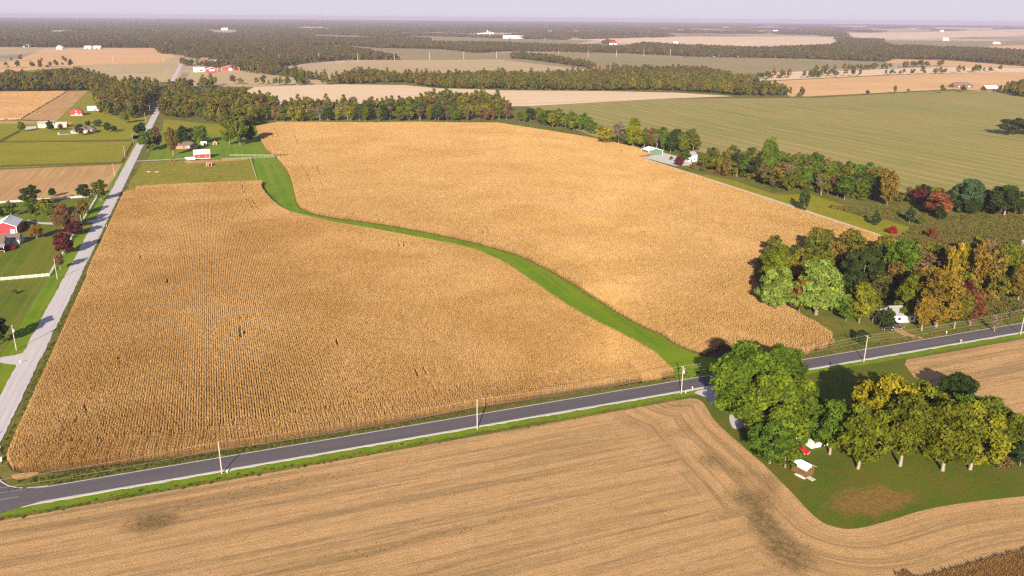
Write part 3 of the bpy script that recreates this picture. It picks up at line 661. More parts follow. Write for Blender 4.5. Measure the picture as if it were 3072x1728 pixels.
# ------------------------------------------------------------------ trees
def crown_mesh(name, seed, Rr, z0, z1, puffs, per, leaf, shape='round', mat=None, pr=.34, tree=None, sparse=1.0):
    r = np.random.default_rng(seed); Hc = (z1-z0)/2; zc = (z0+z1)/2
    cs = []
    tries = 0
    while len(cs) < puffs and tries < 20000:
        tries += 1
        d = r.normal(size=3); d /= np.linalg.norm(d); rad = r.uniform(.25, 1)**.45
        p = d*rad*(.86 if r.random() > .12 else 1.04); zz = p[2]
        if shape == 'cone': k = max(.08, .55-.52*zz); p = np.array([p[0]*k*1.15, p[1]*k*1.15, zz*1.05])
        elif shape == 'vase': k = .62+.38*zz; p = np.array([p[0]*k, p[1]*k, zz])
        elif shape == 'egg': k = .92-.28*zz; p = np.array([p[0]*k, p[1]*k, zz])
        if zz < -.75 and r.random() < .6: continue
        q = np.array([p[0]*Rr, p[1]*Rr, zc+p[2]*Hc])
        if all(np.linalg.norm((q-c)/np.array([1, 1, .9])) > Rr*pr*.62 for c in cs): cs.append(q)
    cs = np.array(cs); n = len(cs); rad = Rr*pr*r.uniform(.62, 1.15, n)*(.75 if shape == 'cone' else 1)
    C, N_, ti, tr = [], [], [], []
    for c, a in zip(cs, rad):
        k = max(6, int(per*(a/(Rr*pr))**2*sparse)); d = r.normal(size=(k, 3)); d[:, 2] += .25; d /= np.linalg.norm(d, axis=1)[:, None]
        lump = 1+.28*np.sin(d[:, 0]*5+c[0])*np.sin(d[:, 1]*5+c[1]*2)
        pos = c+d*(a*r.uniform(.55, 1.08, k)*lump)[:, None]*np.array([1, 1, .8])
        nn = d*.8+r.normal(size=(k, 3))*.55+np.array([0, 0, .2]); nn /= np.linalg.norm(nn, axis=1)[:, None]
        C.append(pos); N_.append(nn); ti.append(np.clip(r.normal(.45, .2)+r.normal(0, .16, k), 0, 1)); tr.append(np.full(k, 0.))
    C = np.concatenate(C); N_ = np.concatenate(N_); ti = np.concatenate(ti)
    T = np.cross(N_, r.normal(size=N_.shape)); T /= np.linalg.norm(T, axis=1)[:, None]; B = np.cross(N_, T)
    s = leaf*r.uniform(.6, 1.25, len(C))[:, None]
    ok = C[:, 2] > .15
    return quads_mesh(name, C[ok], (T*s*.8)[ok], (B*s*1.15)[ok], ti[ok], mat=mat), cs

def trunk_mesh(name, seed, H0, Htop, r0, cs, limbs, mat, fork=False, n=7, twigs=0):
    r = np.random.default_rng(seed+99); mb = MB(); pts = [Vector((0, 0, -.3))]; x = y = 0
    for k in range(1, 6): x += r.normal(0, r0*.45); y += r.normal(0, r0*.45); pts.append(Vector((x, y, Htop*.8*k/5)))
    for k in range(5):
        a, b = 1-.17*k, 1-.17*(k+1); mb.tube(pts[k], pts[k+1], r0*a*(1.35 if k == 0 else 1), r0*b, n)
    order = sorted(range(len(cs)), key=lambda i: r.random())[:limbs]
    for i in order:
        c = Vector(cs[i]); k = min(4, max(0, int((c.z*.55)/(Htop*.8)*5))); s = pts[k].lerp(pts[k+1], r.random())
        if s.z < H0*.6: s = pts[1].lerp(pts[2], r.random())
        m = s.lerp(c, .5)+Vector((0, 0, (c-s).length*.10)); rr = r0*.36
        mb.tube(s, m, rr, rr*.6, 5); mb.tube(m, c, rr*.6, rr*.15, 4)
        for t in range(twigs):
            e = c+Vector(r.normal(0, (c-s).length*.22, 3)); e.z += .5; mb.tube(m.lerp(c, .3+.6*r.random()), e, rr*.25, .02, 3)
    return mb.mesh(name, mat)

def make_kind(name, seed, Ht, Rr, z0, puffs, per, leaf, shape='round', limbs=7, r0=.28, bark=None, pr=.34, sparse=1.0, twigs=0):
    cm, cs = crown_mesh('crown', seed, Rr, z0, Ht, puffs, per, leaf, shape, m_leaf, pr, sparse=sparse)
    tm = trunk_mesh('trunk', seed, z0, Ht, r0, cs, limbs, bark or m_bark, twigs=twigs)
    return dict(name=name, crown=cm, trunk=tm, H=Ht, R=Rr)

# kinds for the near trees (leaf faces about a hand's breadth to half a metre)
K_BIG = [make_kind('tree', 101, 24, 8.6, 2.0, 120, 250, .29, 'egg', 16, .55, m_bark, .235), make_kind('tree', 102, 22, 8.0, 1.8, 110, 250, .29, 'round', 16, .5, m_bark, .24)]
K_ROW = [make_kind('tree', 110+k, 17, 6.6, 1.9, 84, 190, .26, s, 12, .32, m_barkP, .245) for k, s in enumerate(('round', 'egg', 'vase'))]
K_MID = [make_kind('tree', 120+k, 15, 4.8+.4*k, .8+.4*(k % 2), 42, 88, .35, s, 8, .25, None, .29) for k, s in enumerate(('round', 'egg', 'vase', 'egg', 'round'))]
K_THIN = [make_kind('tree', 130+k, 15, 4.6, 3.4, 34, 40, .32, 'vase', 20, .18, m_barkP, .30, 1, 5) for k in range(3)]
K_BARE = [make_kind('tree', 140+k, 13, 4.6, 2.5, 24, 14, .26, 'vase', 24, .24, m_barkP, .28, 1, 8) for k in range(2)]
K_CONE = [make_kind('tree', 150+k, 9, 3.0, .3, 34, 110, .24, 'cone', 4, .18, None, .32) for k in range(2)]
K_BUSH = [make_kind('bush', 160+k, 3.2, 2.0, .1, 16, 90, .17, 'round', 5, .07, None, .42) for k in range(3)]

PAL = dict(darkgreen=(.038, .062, .018), green=(.078, .128, .016), midgreen=(.10, .155, .016), lightgreen=(.15, .225, .045), lime=(.17, .24, .02), olive=(.105, .13, .014),
           yellowgreen=(.145, .165, .015), yellow=(.24, .20, .02), gold=(.19, .135, .022), orange=(.21, .10, .02), rust=(.17, .075, .03), brown=(.15, .10, .05),
           grey=(.17, .13, .10), red=(.30, .035, .035), maroon=(.10, .022, .028), bluegreen=(.055, .10, .045), gildgreen=(.21, .195, .015), salmon=(.24, .085, .045))
WORD = dict(darkgreen='dark green', green='green', midgreen='mid green', lightgreen='pale green', lime='bright lime green', olive='olive', yellowgreen='yellow green', yellow='yellow',
            gold='golden brown', orange='orange', rust='rusty', brown='dull brown', grey='grey half bare', red='red', maroon='dark maroon', bluegreen='bluish green', salmon='salmon red', gildgreen='yellowish')
ntree = [0]
def tree(x, y, h, w, kind, colr, label, group=None, cat='tree', name='tree', rz=None, z=0):
    k = kind; r = random.Random(ntree[0]*7+3); ntree[0] += 1
    o = empty(name, (x, y, z), r.random()*6.28 if rz is None else rz, label, cat, group)
    sxy = w/2/k['R']; o.scale = (sxy, sxy, h/k['H'])
    c = PAL[colr]; j = 1+r.uniform(-.14, .14)
    cr = link('crown', k['crown'], None, o); cr.color = (c[0]*j*(1+r.uniform(-.1, .1)), c[1]*j, c[2]*j, 1)
    link('trunk', k['trunk'], None, o)
    return o
def ptree(bx, by, top, wpx, kinds, colr, label, group=None, n=0, cat='tree', name='tree', hm=None):
    m = mpp(bx, by); h = hm or (by-top)*m/cp; g = G(bx, by)
    return tree(g[0], g[1], h, wpx*m, kinds[n % len(kinds)], colr, label, group, cat, name)

# --- the big trees of the farmstead by the road
FG = 'large trees around the farmstead'
ptree(1880, 1075, 850, 205, K_BIG, 'midgreen', 'tallest green tree, its crown over the asphalt road beside the white farmhouse', FG, 0)
ptree(1955, 1010, 862, 130, K_BIG, 'green', 'dark green tree behind the tallest one, close to the asphalt road edge', FG, 1)
ptree(1945, 1118, 925, 190, K_BIG, 'midgreen', 'broad green tree whose low crown half covers the white farmhouse', FG, 1)
ptree(2048, 1128, 1066, 52, K_THIN, 'midgreen', 'thin leafy tree in front of the white farmhouse wall', FG, 0)
ptree(2020, 1130, 1040, 46, K_MID, 'midgreen', 'small green tree at the left corner of the white farmhouse', FG, 2)
ptree(2020, 1085, 955, 80, K_ROW, 'green', 'narrow green tree between the broad farmhouse tree and the lawn trees', FG, 1)
ptree(1935, 1165, 1055, 120, K_ROW, 'green', 'low bushy green tree at the field edge above the wooden shed', FG, 0)
ptree(1975, 1176, 1095, 85, K_MID, 'midgreen', 'small green tree touching the wooden shed roof', FG, 0)
ptree(1868, 1060, 985, 75, K_ROW, 'yellowgreen', 'small yellow green tree beside the gravel driveway', FG, 2)
RG = 'row of pale trunked trees on the lawn'
ptree(2087, 1143, 1000, 118, K_ROW, 'green', 'first pale trunked lawn tree from the farmhouse, with a forked trunk', RG, 0)
ptree(2158, 1179, 1012, 140, K_ROW, 'olive', 'second pale trunked lawn tree from the farmhouse, standing nearest the field', RG, 1)
ptree(2215, 1115, 938, 170, K_ROW, 'gildgreen', 'tall tree with the yellowest crown behind the lawn row', RG, 0)
ptree(2264, 1172, 990, 150, K_ROW, 'olive', 'third pale trunked lawn tree from the farmhouse, olive crown', RG, 2)
ptree(2310, 1112, 960, 140, K_ROW, 'yellowgreen', 'yellow green tree behind the gap of third and fourth lawn trunks', RG, 1)
ptree(2371, 1184, 1000, 155, K_ROW, 'olive', 'fourth pale trunked lawn tree from the farmhouse, longest trunk', RG, 0)
ptree(2440, 1181, 1012, 150, K_ROW, 'yellowgreen', 'last pale trunked lawn tree before the dark bushes', RG, 1)
ptree(2405, 1012, 936, 88, K_ROW, 'darkgreen', 'round dark green tree against the stubble field behind the lawn trees', RG, 0)
ptree(2400, 1105, 990, 120, K_ROW, 'green', 'green tree behind the leaning lawn trunk', RG, 2)
ptree(2475, 1110, 992, 110, K_ROW, 'olive', 'olive tree behind the last lawn trunk', RG, 0)
ptree(2530, 1140, 1030, 105, K_ROW, 'olive', 'olive tree at the far end of the lawn group, by the stubble', RG, 1)
ptree(2565, 1172, 1105, 60, K_MID, 'darkgreen', 'dark green small tree at the end of the lawn row', RG, 1)
ptree(2515, 1172, 1140, 50, K_BUSH, 'brown', 'brown bare shrub below the last lawn tree', None, 0, 'bush', 'bush')
# --- cluster beside the corn, across the road
CG = 'autumn trees around the house across the road'
for a in [(1950,728,616,98,K_BIG,'yellowgreen','yellow green tree with the tallest top at the corn field corner',0),(1985,735,655,60,K_MID,'orange','orange tinged tree beside the tall corner tree',1),
          (1948,784,668,92,K_BIG,'lightgreen','pale green maple nearest the corn edge',1),(2052,792,652,130,K_BIG,'lightgreen','broad pale green maple, largest of the cluster by the corn',0),
          (2010,790,700,48,K_MID,'orange','small orange tree in front of the pale green maples',0),(2075,712,628,66,K_MID,'yellowgreen','yellow green tree top between the maples and the dark round tree',2),
          (2125,730,640,66,K_MID,'bluegreen','bluish green tree left of the dark round tree',1),
          (2162,748,624,105,K_BIG,'darkgreen','dark round tree in the middle of the cluster by the corn',1),(2215,700,612,80,K_MID,'bluegreen','bluish green tree behind the dark round tree',1),
          (2263,715,602,92,K_ROW,'midgreen','mid green tree with a flat top beside the brushy meadow',0),(2310,720,632,70,K_THIN,'brown','thin brown tree behind the house gable',1),
          (2160,812,716,72,K_MID,'yellowgreen','yellow green tree at the edge of the small lawn',0),(2128,806,740,52,K_MID,'green','green tree left of the small lawn, by the maples',1),
          (2195,810,745,42,K_THIN,'olive','thin olive tree beside the dark bush near the parked cars',0),
          (2290,800,690,95,K_BIG,'olive','olive tree rising over the white house gable',0),(2355,822,676,120,K_BIG,'gold','broad golden brown tree shading the white house',1),
          (2318,832,740,72,K_ROW,'gold','golden tree with pale trunk right in front of the white house',2),(2400,826,720,62,K_ROW,'olive','olive tree with a split trunk close to the road verge',0),
          (2440,818,728,64,K_MID,'rust','rusty red tree at the right side of the house yard',0),(2428,782,706,44,K_MID,'maroon','dark maroon tree behind the rusty one',1),
          (2398,730,612,62,K_ROW,'yellow','yellow tree at the left of the thin trunk group',1),(2450,748,615,66,K_THIN,'gold','tall thin golden tree with bare lower trunks',0),
          (2490,750,618,70,K_THIN,'gold','second tall thin golden tree, next to the leafy bright yellow top',1),(2520,735,612,64,K_ROW,'yellowgreen','yellow green tree crown near the grey roofs',2),
          (2560,760,662,62,K_ROW,'gold','golden orange tree at the right photo edge above the bend of the road',0),(2585,720,650,70,K_MID,'darkgreen','dark green tree behind the golden orange edge tree',1),
          (2340,690,606,60,K_MID,'olive','olive tree behind the broad golden brown one',3),(2480,680,600,60,K_THIN,'brown','brown thin tree behind the yellow crowns',2)]:
    ptree(*a[:5], a[5], a[6], CG, a[7])
ptree(2228,822,776,48,K_BUSH,'darkgreen','dark green bush beside the two parked black cars',None,0,'bush','bush')
ptree(2168,864,833,34,K_BUSH,'darkgreen','round dark bush alone on the small lawn across the road',None,1,'bush','bush')
ptree(2500,835,790,36,K_BARE,'grey','bare grey sapling on the road verge near the edge pole',CG,0)
# --- meadow conifers
MG = 'cedars scattered over the meadow'
for a in [(2021,532,470,40,'darkgreen','dark cedar standing on the white lane, nearest to the corn',0),(2201,568,527,34,'darkgreen','first cedar right of the lane in the green meadow',1),
          (2287,560,520,36,'darkgreen','cedar in the middle of the brushy meadow',0),(2363,555,514,38,'darkgreen','cedar just below the salmon red tree',1),(2315,566,540,22,'olive','small olive cedar between two larger ones',0)]:
    ptree(*a[:4], K_CONE, a[4], a[5], MG, a[6])
ptree(2244,588,568,22,K_BUSH,'red','bright red shrub beside the meadow cedars',None,0,'bush','bush')
ptree(2345,600,575,26,K_BUSH,'rust','rusty shrub in the brushy meadow',None,1,'bush','bush')
# --- left side lawn trees
LG = 'trees on the lawns left of the gravel road'
for a in [(78,523,470,44,K_MID,'darkgreen','dark round tree with its top above the white fence, farthest left',0,'tree'),(132,495,473,20,K_MID,'darkgreen','small dark round tree behind the white fence',1,'tree'),
          (213,500,462,36,K_MID,'darkgreen','dark tree at the white fence near the gravel road corner',3,'tree'),(251,505,456,36,K_MID,'olive','olive tree over the fence corner by the gravel road',0,'tree'),
          (84,543,500,50,K_MID,'green','green tree on the lawn just below the farthest left fence tree',2,'tree'),(28,545,508,40,K_THIN,'green','thin green tree left of the lawn path',0,'tree'),(-3,545,518,30,K_MID,'darkgreen','dark tree cut by the left photo edge',1,'tree'),
          (122,545,500,46,K_MID,'yellowgreen','rounded yellow green tree in front of the fence',0,'tree'),(135,552,513,40,K_MID,'green','green tree touching the rounded yellow green one',1,'tree'),
          (210,540,500,34,K_MID,'gold','golden tree between the path and the slanting fence',4,'tree'),(160,578,512,48,K_BIG,'brown','big brownish tree by the path, left of the golden one',0,'tree'),
          (195,575,530,44,K_THIN,'brown','thin brown tree beside the big brownish path tree',1,'tree'),
          (93,600,565,36,K_ROW,'gold','golden small tree with pale forked trunk on the drive edge',1,'tree'),(185,592,560,50,K_MID,'maroon','maroon tree over the drive entrance',0,'tree'),
          (162,640,582,54,K_MID,'maroon','dark maroon tree by the white fence, larger of two',1,'tree'),(152,678,640,42,K_THIN,'brown','thin brown tree beside the pole near the fence end',0,'tree'),
          (66,572,556,14,K_CONE,'darkgreen','dark narrow conifer behind the red barn',0,'tree'),
          (-5,868,796,56,K_MID,'darkgreen','dark tree cut by the left edge near the driveway mouth',0,'tree')]:
    ptree(*a[:4], a[4], a[5], a[6], LG, a[7])
for a in [(144,603,590,10,'green','small round bush left on the drive edge'),(172,601,590,10,'olive','small round bush right on the drive edge'),(38,740,728,12,'brown','small brown shrub alone on the lower lawn'),
          (10,632,618,34,'maroon','maroon shrub bed below the house porch'),(28,627,617,22,'red','red shrub beside the porch steps')]:
    ptree(a[0],a[1],a[2],a[3],K_BUSH,a[4],a[5],None,1,'bush','bush')
# trees out of frame at lower left whose shadows cross the road
for k, (x, y) in enumerate([(-98, 288), (-104, 301), (-92, 300)]):
    tree(x-6, y-4, 12, 9, K_MID[k], 'darkgreen', ('dark tree beyond the left edge, '+('south of the driveway mouth', 'west of the driveway mouth', 'closest to the driveway mouth')[k]), LG)
# --- homestead with the red barn
HG = 'yard trees around the brick house and red barn'
for a in [(372,381,330,42,K_MID,'green','green tree over the gravel road edge, largest in the yard row',0),(395,372,318,34,K_MID,'brown','brown leafed tree behind the yard row beside the gravel road',1),
          (436,391,325,42,K_ROW,'gold','tall golden tree with pale forked trunk on the barn lawn',2),(462,362,318,38,K_MID,'darkgreen','dark tree left behind the brick house',1),(503,362,314,44,K_MID,'green','green tree right behind the brick house',4),
          (480,358,322,34,K_MID,'darkgreen','dark tree directly behind the brick house roof',2),
          (578,366,300,44,K_MID,'olive','olive tree left in the clump beyond the little red shed',3),(604,366,290,48,K_MID,'olive','tall olive tree in the clump beyond the little red shed',0),
          (622,360,300,46,K_MID,'darkgreen','dark tree right in the clump beyond the little red shed',1),(592,348,296,44,K_BARE,'grey','grey half bare tree in the clump by the corn corner',0),
          (357,337,308,24,K_MID,'darkgreen','dark round tree left of the gravel road, across from the yard',1),(345,340,314,18,K_MID,'darkgreen','smaller dark round tree across from the yard',3)]:
    ptree(*a[:4], a[4], a[5], a[6], HG, a[7])
# --- farm on the far left
FLG = 'trees around the pale barn farm'
for a in [(56,331,308,20,'green','green tree at the hedge corner left of the pale barn',0),(127,329,304,22,'darkgreen','dark tree in front of the pale barn',1),(153,328,312,18,'brown','brown tree between pale barn and brown roofed house',2),
          (202,341,311,24,'darkgreen','dark tree in front of the brown roofed house',3),(222,320,305,14,'darkgreen','small dark tree behind the brown roofed house',0),(246,319,299,22,'green','round green tree right of the brown roofed house',4),
          (272,332,307,18,'darkgreen','dark tree of the pair on the open lawn, taller',1),(287,333,316,20,'darkgreen','dark tree of the pair on the open lawn, wider',2),(315,310,282,26,'yellowgreen','yellow green tree at the wood corner facing the lawn',0)]:
    ptree(*a[:4], K_MID, a[4], a[5], FLG, a[6])

# --- belts of trees one can tell apart
def belt(base, spacing, kinds, cols, hrange, zone, group, limit, seed, cat='tree', wf=.78):
    r = random.Random(seed); P = scat_poly(base, spacing, .38); P = P[np.argsort(np.hypot(P[:, 0], P[:, 1]))][:limit]
    # call them off from the western end
    order = np.argsort(P[:, 0]); cnt = {}
    ordn = lambda n: '%d%s' % (n, 'th' if 10 <= n % 100 <= 20 else {1: 'st', 2: 'nd', 3: 'rd'}.get(n % 10, 'th'))
    for i in order:
        c = r.choice(cols); kd = r.choice(kinds)
        if c == 'grey': kd = r.choice(K_BARE)
        h = r.uniform(*hrange); cnt[c] = cnt.get(c, 0)+1
        tree(P[i, 0], P[i, 1], h, h*wf*r.uniform(.8, 1.2), kd, c, '%s %s tree from the left in the %s' % (ordn(cnt[c]), WORD[c], zone), group)
    return P
C1 = ['olive', 'yellowgreen', 'yellowgreen', 'gildgreen', 'green', 'gold', 'brown', 'grey', 'darkgreen', 'olive', 'brown']
C1b = ['green', 'olive', 'yellowgreen', 'brown', 'midgreen', 'darkgreen', 'olive']
bA = belt(GP([(648,307),(900,305),(1100,305),(1285,303),(1285,285),(1000,284),(700,288),(645,292)]), 10.0, K_MID+K_THIN[:1], C1, (13, 20), 'treeline behind the corn', 'treeline behind the corn', 70, 1)
bB = belt(GP([(1285,303),(1395,322),(1460,331),(1495,341),(1495,328),(1420,308),(1340,288),(1285,283)]), 11.0, K_MID, C1b, (11, 18), 'short treeline beside the sloping corn edge', 'treeline behind the corn', 34, 2)
C2 = ['olive', 'green', 'brown', 'yellowgreen', 'darkgreen', 'gold', 'green', 'rust', 'olive', 'grey', 'midgreen', 'olive', 'brown']
bC = belt(GP([(1500,362),(1600,372),(1690,385),(1748,388),(1748,372),(1690,362),(1600,352),(1500,345)]), 8.5, K_MID+K_THIN, C2, (12, 19), 'wood beyond the green metal shed', 'wood along the lane', 26, 3)
bD = belt(GP([(1765,425),(1800,440),(1880,455),(1950,480),(2040,484),(2090,500),(2230,512),(2230,480),(2080,452),(1990,412),(1880,400),(1770,398)]), 8.6, K_MID+K_THIN[:2], C2, (13, 20), 'wood above the meadow', 'wood along the meadow', 78, 4)
bE = belt(GP([(2235,508),(2330,525),(2440,545),(2576,555),(2600,530),(2480,515),(2380,500),(2260,482)]), 10.5, K_MID, ['green', 'darkgreen', 'olive', 'brown', 'maroon', 'bluegreen'], (9, 14), 'treeline above the brushy meadow', 'treeline above the meadow', 22, 5)
for a in [(1520,364,320,42,K_MID,'yellow','yellow olive round tree standing forward of the wood at the corn edge',0),(1592,375,298,44,K_BIG,'yellowgreen','tallest yellow green tree left of the green metal shed',0),(1556,362,312,40,K_THIN,'grey','grey thin tree between the two yellow green crowns',1),
          (2355,545,487,70,K_MID,'salmon','salmon red tree at the edge of the brushy meadow',0),(2230,520,425,50,K_MID,'gold','yellow topped tree at the end of the meadow wood',3),(2430,530,452,78,K_ROW,'bluegreen','broad bluish green tree by the right field edge',0),
          (2525,545,468,90,K_ROW,'darkgreen','broad dark green tree near the right photo edge of the meadow',1),(1720,407,382,34,K_MID,'green','round green tree in front of the white two storey house',0),
          (1708,418,392,26,K_MID,'maroon','dark maroon round tree beside the white lane',1),(1822,420,392,40,K_MID,'green','green tree right below the white two storey house',2),(1930,455,350,50,K_ROW,'green','green tree with a dense crown in the middle of the lane wood',1),
          (1785,425,395,30,K_MID,'green','green rounded tree at the lane left of the wood',4)]:
    ptree(*a[:4], a[4], a[5], a[6], 'wood along the lane', a[7])
for a in [(1742,425,412,12,'rust','rusty shrub beside the white lane, nearest the maroon tree'),(1768,432,414,14,'brown','brown shrub in the row along the white lane'),(1799,438,428,8,'red','small red shrub in the row along the white lane'),(1822,443,430,12,'brown','brown shrub at the end of the lane row'),
          (1562,386,378,10,'rust','rusty shrub at the corn edge near the green shed'),(1688,402,394,9,'olive','olive bush between green shed and maroon tree'),(2050,480,460,30,'yellowgreen','yellow green shrub at the foot of the meadow wood')]:
    ptree(a[0],a[1],a[2],a[3],K_BUSH,a[4],a[5],'shrubs along the lane',1,'bush','bush')
for a in [(2540,340,300,60,K_MID,'darkgreen','dark clump tree standing in the green field at the right edge',0),(2580,340,298,50,K_MID,'green','green clump tree beside the dark one in the green field',1)]:
    ptree(*a[:4], a[4], a[5], a[6], 'clump in the green field', a[7])
print('trees', ntree[0])

# ---- the far woods: one object each, what reads as a mass
def far_kind(seed, h, w, n, leaf, bare=False):
    cm, cs = crown_mesh('far_tree', seed, w/2, h*.16, h, 14, n, leaf, 'egg', m_leafF, .40); return cm
FK = [far_kind(200+k, 14+(k % 3)*1.5, 9+(k % 2), 18, .75) for k in range(6)]
FK += [far_kind(210, 7, 6, 14, .6)]
FK += [crown_mesh('far_tree', 220+k, 4.6, 1.5, 13.5, 24, 90, .34, 'egg', m_leafG, .36)[0] for k in range(3)]
FK += [crown_mesh('far_tree', 230+k, 3.2, .1, 4.6, 18, 80, .30, 'round', m_leafG, .4)[0] for k in range(2)]
FK += [crown_mesh('far_tree', 240+k, (4.6, 4.0, 5.2, 3.4, 4.9, 4.2, 3.0)[k], 2.2, (15, 17, 14, 16, 18, 12, 7)[k], (20, 18, 22, 14, 22, 18, 12)[k], 34, .58, ('egg', 'vase', 'round', 'egg', 'egg', 'round', 'round')[k], m_leafG, .36)[0] for k in range(7)]
def wood(upper, lower, st, z=13):
    return scat_poly(GP(upper, z)+GP(list(reversed(lower))), st, .45)
FW = []
MIDW = []
add = lambda up, lo, st=8.5, z=13: FW.append(wood(up, lo, st, z))
# W8, woods right of the gravel road and behind the trees one can tell apart
add([(412,228),(480,222),(530,226),(575,220),(640,232),(700,246)], [(408,297),(480,298),(540,314),(640,322),(650,300),(700,289)])
add([(645,248),(800,250),(1000,250),(1120,232),(1240,232),(1290,256)], [(645,291),(700,286),(1000,283),(1285,284),(1290,280)], 9)
add([(240,232),(300,218),(395,222),(400,235)], [(245,266),(250,290),(330,300),(392,280)])
add([(-40,178),(80,182),(130,176),(205,172),(225,182),(290,200),(345,198),(445,204)], [(-40,231),(80,231),(228,228),(250,255),(330,262),(445,246)], 9)
add([(440,203),(480,200),(530,205),(530,210)], [(440,246),(480,222),(530,215),(535,214)], 9)
FW.append(scat_poly([(-64,1075),(-30,1075),(-30,1440),(-64,1440)], 8.5))
n0 = sum(len(a) for a in FW)
# rear rows of the woods along the lane and meadow
add([(1500,338),(1600,342),(1690,350),(1748,362)], [(1500,358),(1600,366),(1690,378),(1748,384)], 7.5, 6)
add([(1765,385),(1880,385),(1990,398),(2080,430),(2230,462)], [(1768,428),(1800,440),(1880,455),(1950,478),(2040,482),(2090,497),(2230,508)], 7.5, 6)
add([(2235,470),(2380,488),(2480,500),(2600,510)], [(2235,508),(2330,522),(2440,540),(2600,545)], 8.5, 6)
add([(1930,610),(2100,612),(2300,603),(2600,606)], [(1925,735),(2080,785),(2230,770),(2420,785),(2600,740)], 7.5, 6)
n1 = sum(len(a) for a in FW)
# thin hedgerows
def hedge(a, b, st, jit, scl=1):
    A, B = np.array(G(*a)), np.array(G(*b)); n = int(np.linalg.norm(B-A)/st); t = RNG.random(n)[:, None]; FW.append(A+(B-A)*t+RNG.normal(0, jit, (n, 2)))
hedge((530,213),(780,213),16,6); hedge((-20,172),(190,168),7,6); hedge((-20,150),(180,160),60,20); hedge((640,217),(980,210),12,4)
hedge((1900,247),(2480,230),60,3); hedge((2050,195),(2060,190),4,8)
add([(835,192),(900,170),(985,180)], [(845,211),(900,210),(985,209)], 9)
add([(985,180),(1050,182),(1258,178),(1330,180)], [(985,210),(1020,208),(1085,221),(1258,226),(1330,227)], 9)
add([(1330,180),(1500,175),(1600,168),(1720,166),(1760,168),(1850,183),(1900,196),(1990,220)], [(1330,227),(1518,229),(1660,228),(1770,234),(1850,241),(1990,243)], 9.5)
add([(1284,132),(1320,131),(1400,140),(1480,155),(1500,165)], [(1284,148),(1330,151),(1400,160),(1470,171),(1500,178)], 9)
add([(1500,165),(1560,162),(1600,168)], [(1500,178),(1560,182),(1600,190)], 16)
hedge((1900,199),(1990,196),7,5); hedge((2035,180),(2120,178),9,5); hedge((2120,179),(2370,165),8,6); hedge((2260,188),(2380,186),14,4); hedge((2390,184),(2520,180),14,4)
for p, n in (((2022,196),3), ((2045,194),3), ((2095,193),4), ((2150,192),4), ((2238,189),3), ((2262,186),2)): FW.append(np.array(G(*p))+RNG.normal(0, 6, (n, 2)))
add([(590,150),(640,118),(740,112),(880,116),(1010,140)], [(590,178),(640,180),(770,160),(860,152),(1005,151)], 9.5)
add([(455,152),(590,150),(700,165),(760,178),(860,190)], [(455,160),(590,180),(700,192),(760,200),(860,208)], 9.5)
add([(560,114),(750,90),(980,96),(1120,104),(1258,105)], [(560,150),(700,118),(850,114),(950,121),(1110,124),(1195,134),(1258,131)], 10)
add([(1258,105),(1400,111),(1500,112),(1560,116),(1622,106),(1727,112),(1905,118)], [(1258,130),(1410,131),(1570,134),(1727,143),(1905,147)], 10)
add([(1905,118),(2087,112),(2126,98),(2205,97),(2244,112),(2420,118),(2640,128)], [(1905,147),(2035,149),(2230,156),(2257,149),(2387,151),(2530,164),(2640,172)], 10)
add([(1515,103),(1525,99),(1545,100)], [(1515,112),(1530,112),(1548,111)], 11)
add([(-60,100),(120,98),(385,96),(480,96),(620,96),(760,90)], [(-60,118),(130,120),(385,121),(400,136),(445,138),(480,148),(600,152),(640,118)], 10.5)
add([(2500,218),(2576,200),(2640,205)], [(2512,232),(2576,246),(2640,250)], 9)
midN = len(FW); FWp = np.concatenate(FW); d_ = np.hypot(FWp[:, 0], FWp[:, 1])
# keep roads, lane and yards open
keep = np.ones(len(FWp), bool); keep &= ~((FWp[:, 0] > -84) & (FWp[:, 0] < -66) & (FWp[:, 1] < 1900))
keep &= dist_line(FWp, [G(510,180), G(640,180)]) > 22
for c_, r_ in ((G(575,241), 22), (G(192,289), 16), (G(235,277), 14), (G(489,142), 25), (G(560,160), 30), (G(592,126), 45), (G(1542,112), 20), (G(1805,143), 12), (G(1854,143), 12)): keep &= np.hypot(FWp[:, 0]-c_[0], FWp[:, 1]-c_[1]) > r_
near = (np.arange(len(FWp)) >= n0) & (np.arange(len(FWp)) < n1)
keep &= ~inpoly(FWp, brushP); keep &= np.hypot(FWp[:, 0]-250, FWp[:, 1]-238) > 16; FWp = FWp[keep]; near = near[keep]
big = RNG.random(len(FWp)); fi = np.where(big < .9, RNG.integers(0, 6, len(FWp)), 6)
dd = np.hypot(FWp[:, 0], FWp[:, 1]); fi = np.where(dd < 1750, fi+12, fi)
fi = np.where(near, np.where(big < .45, RNG.integers(7, 10, len(FWp)), RNG.integers(10, 12, len(FWp))), fi)
scatter('far_woods', FWp, np.zeros(len(FWp)), RNG.random(len(FWp))*6.28, RNG.uniform(.65, 1.2, len(FWp)), fi, FK, 'autumn woods and hedgerows between the fields beyond the corn')
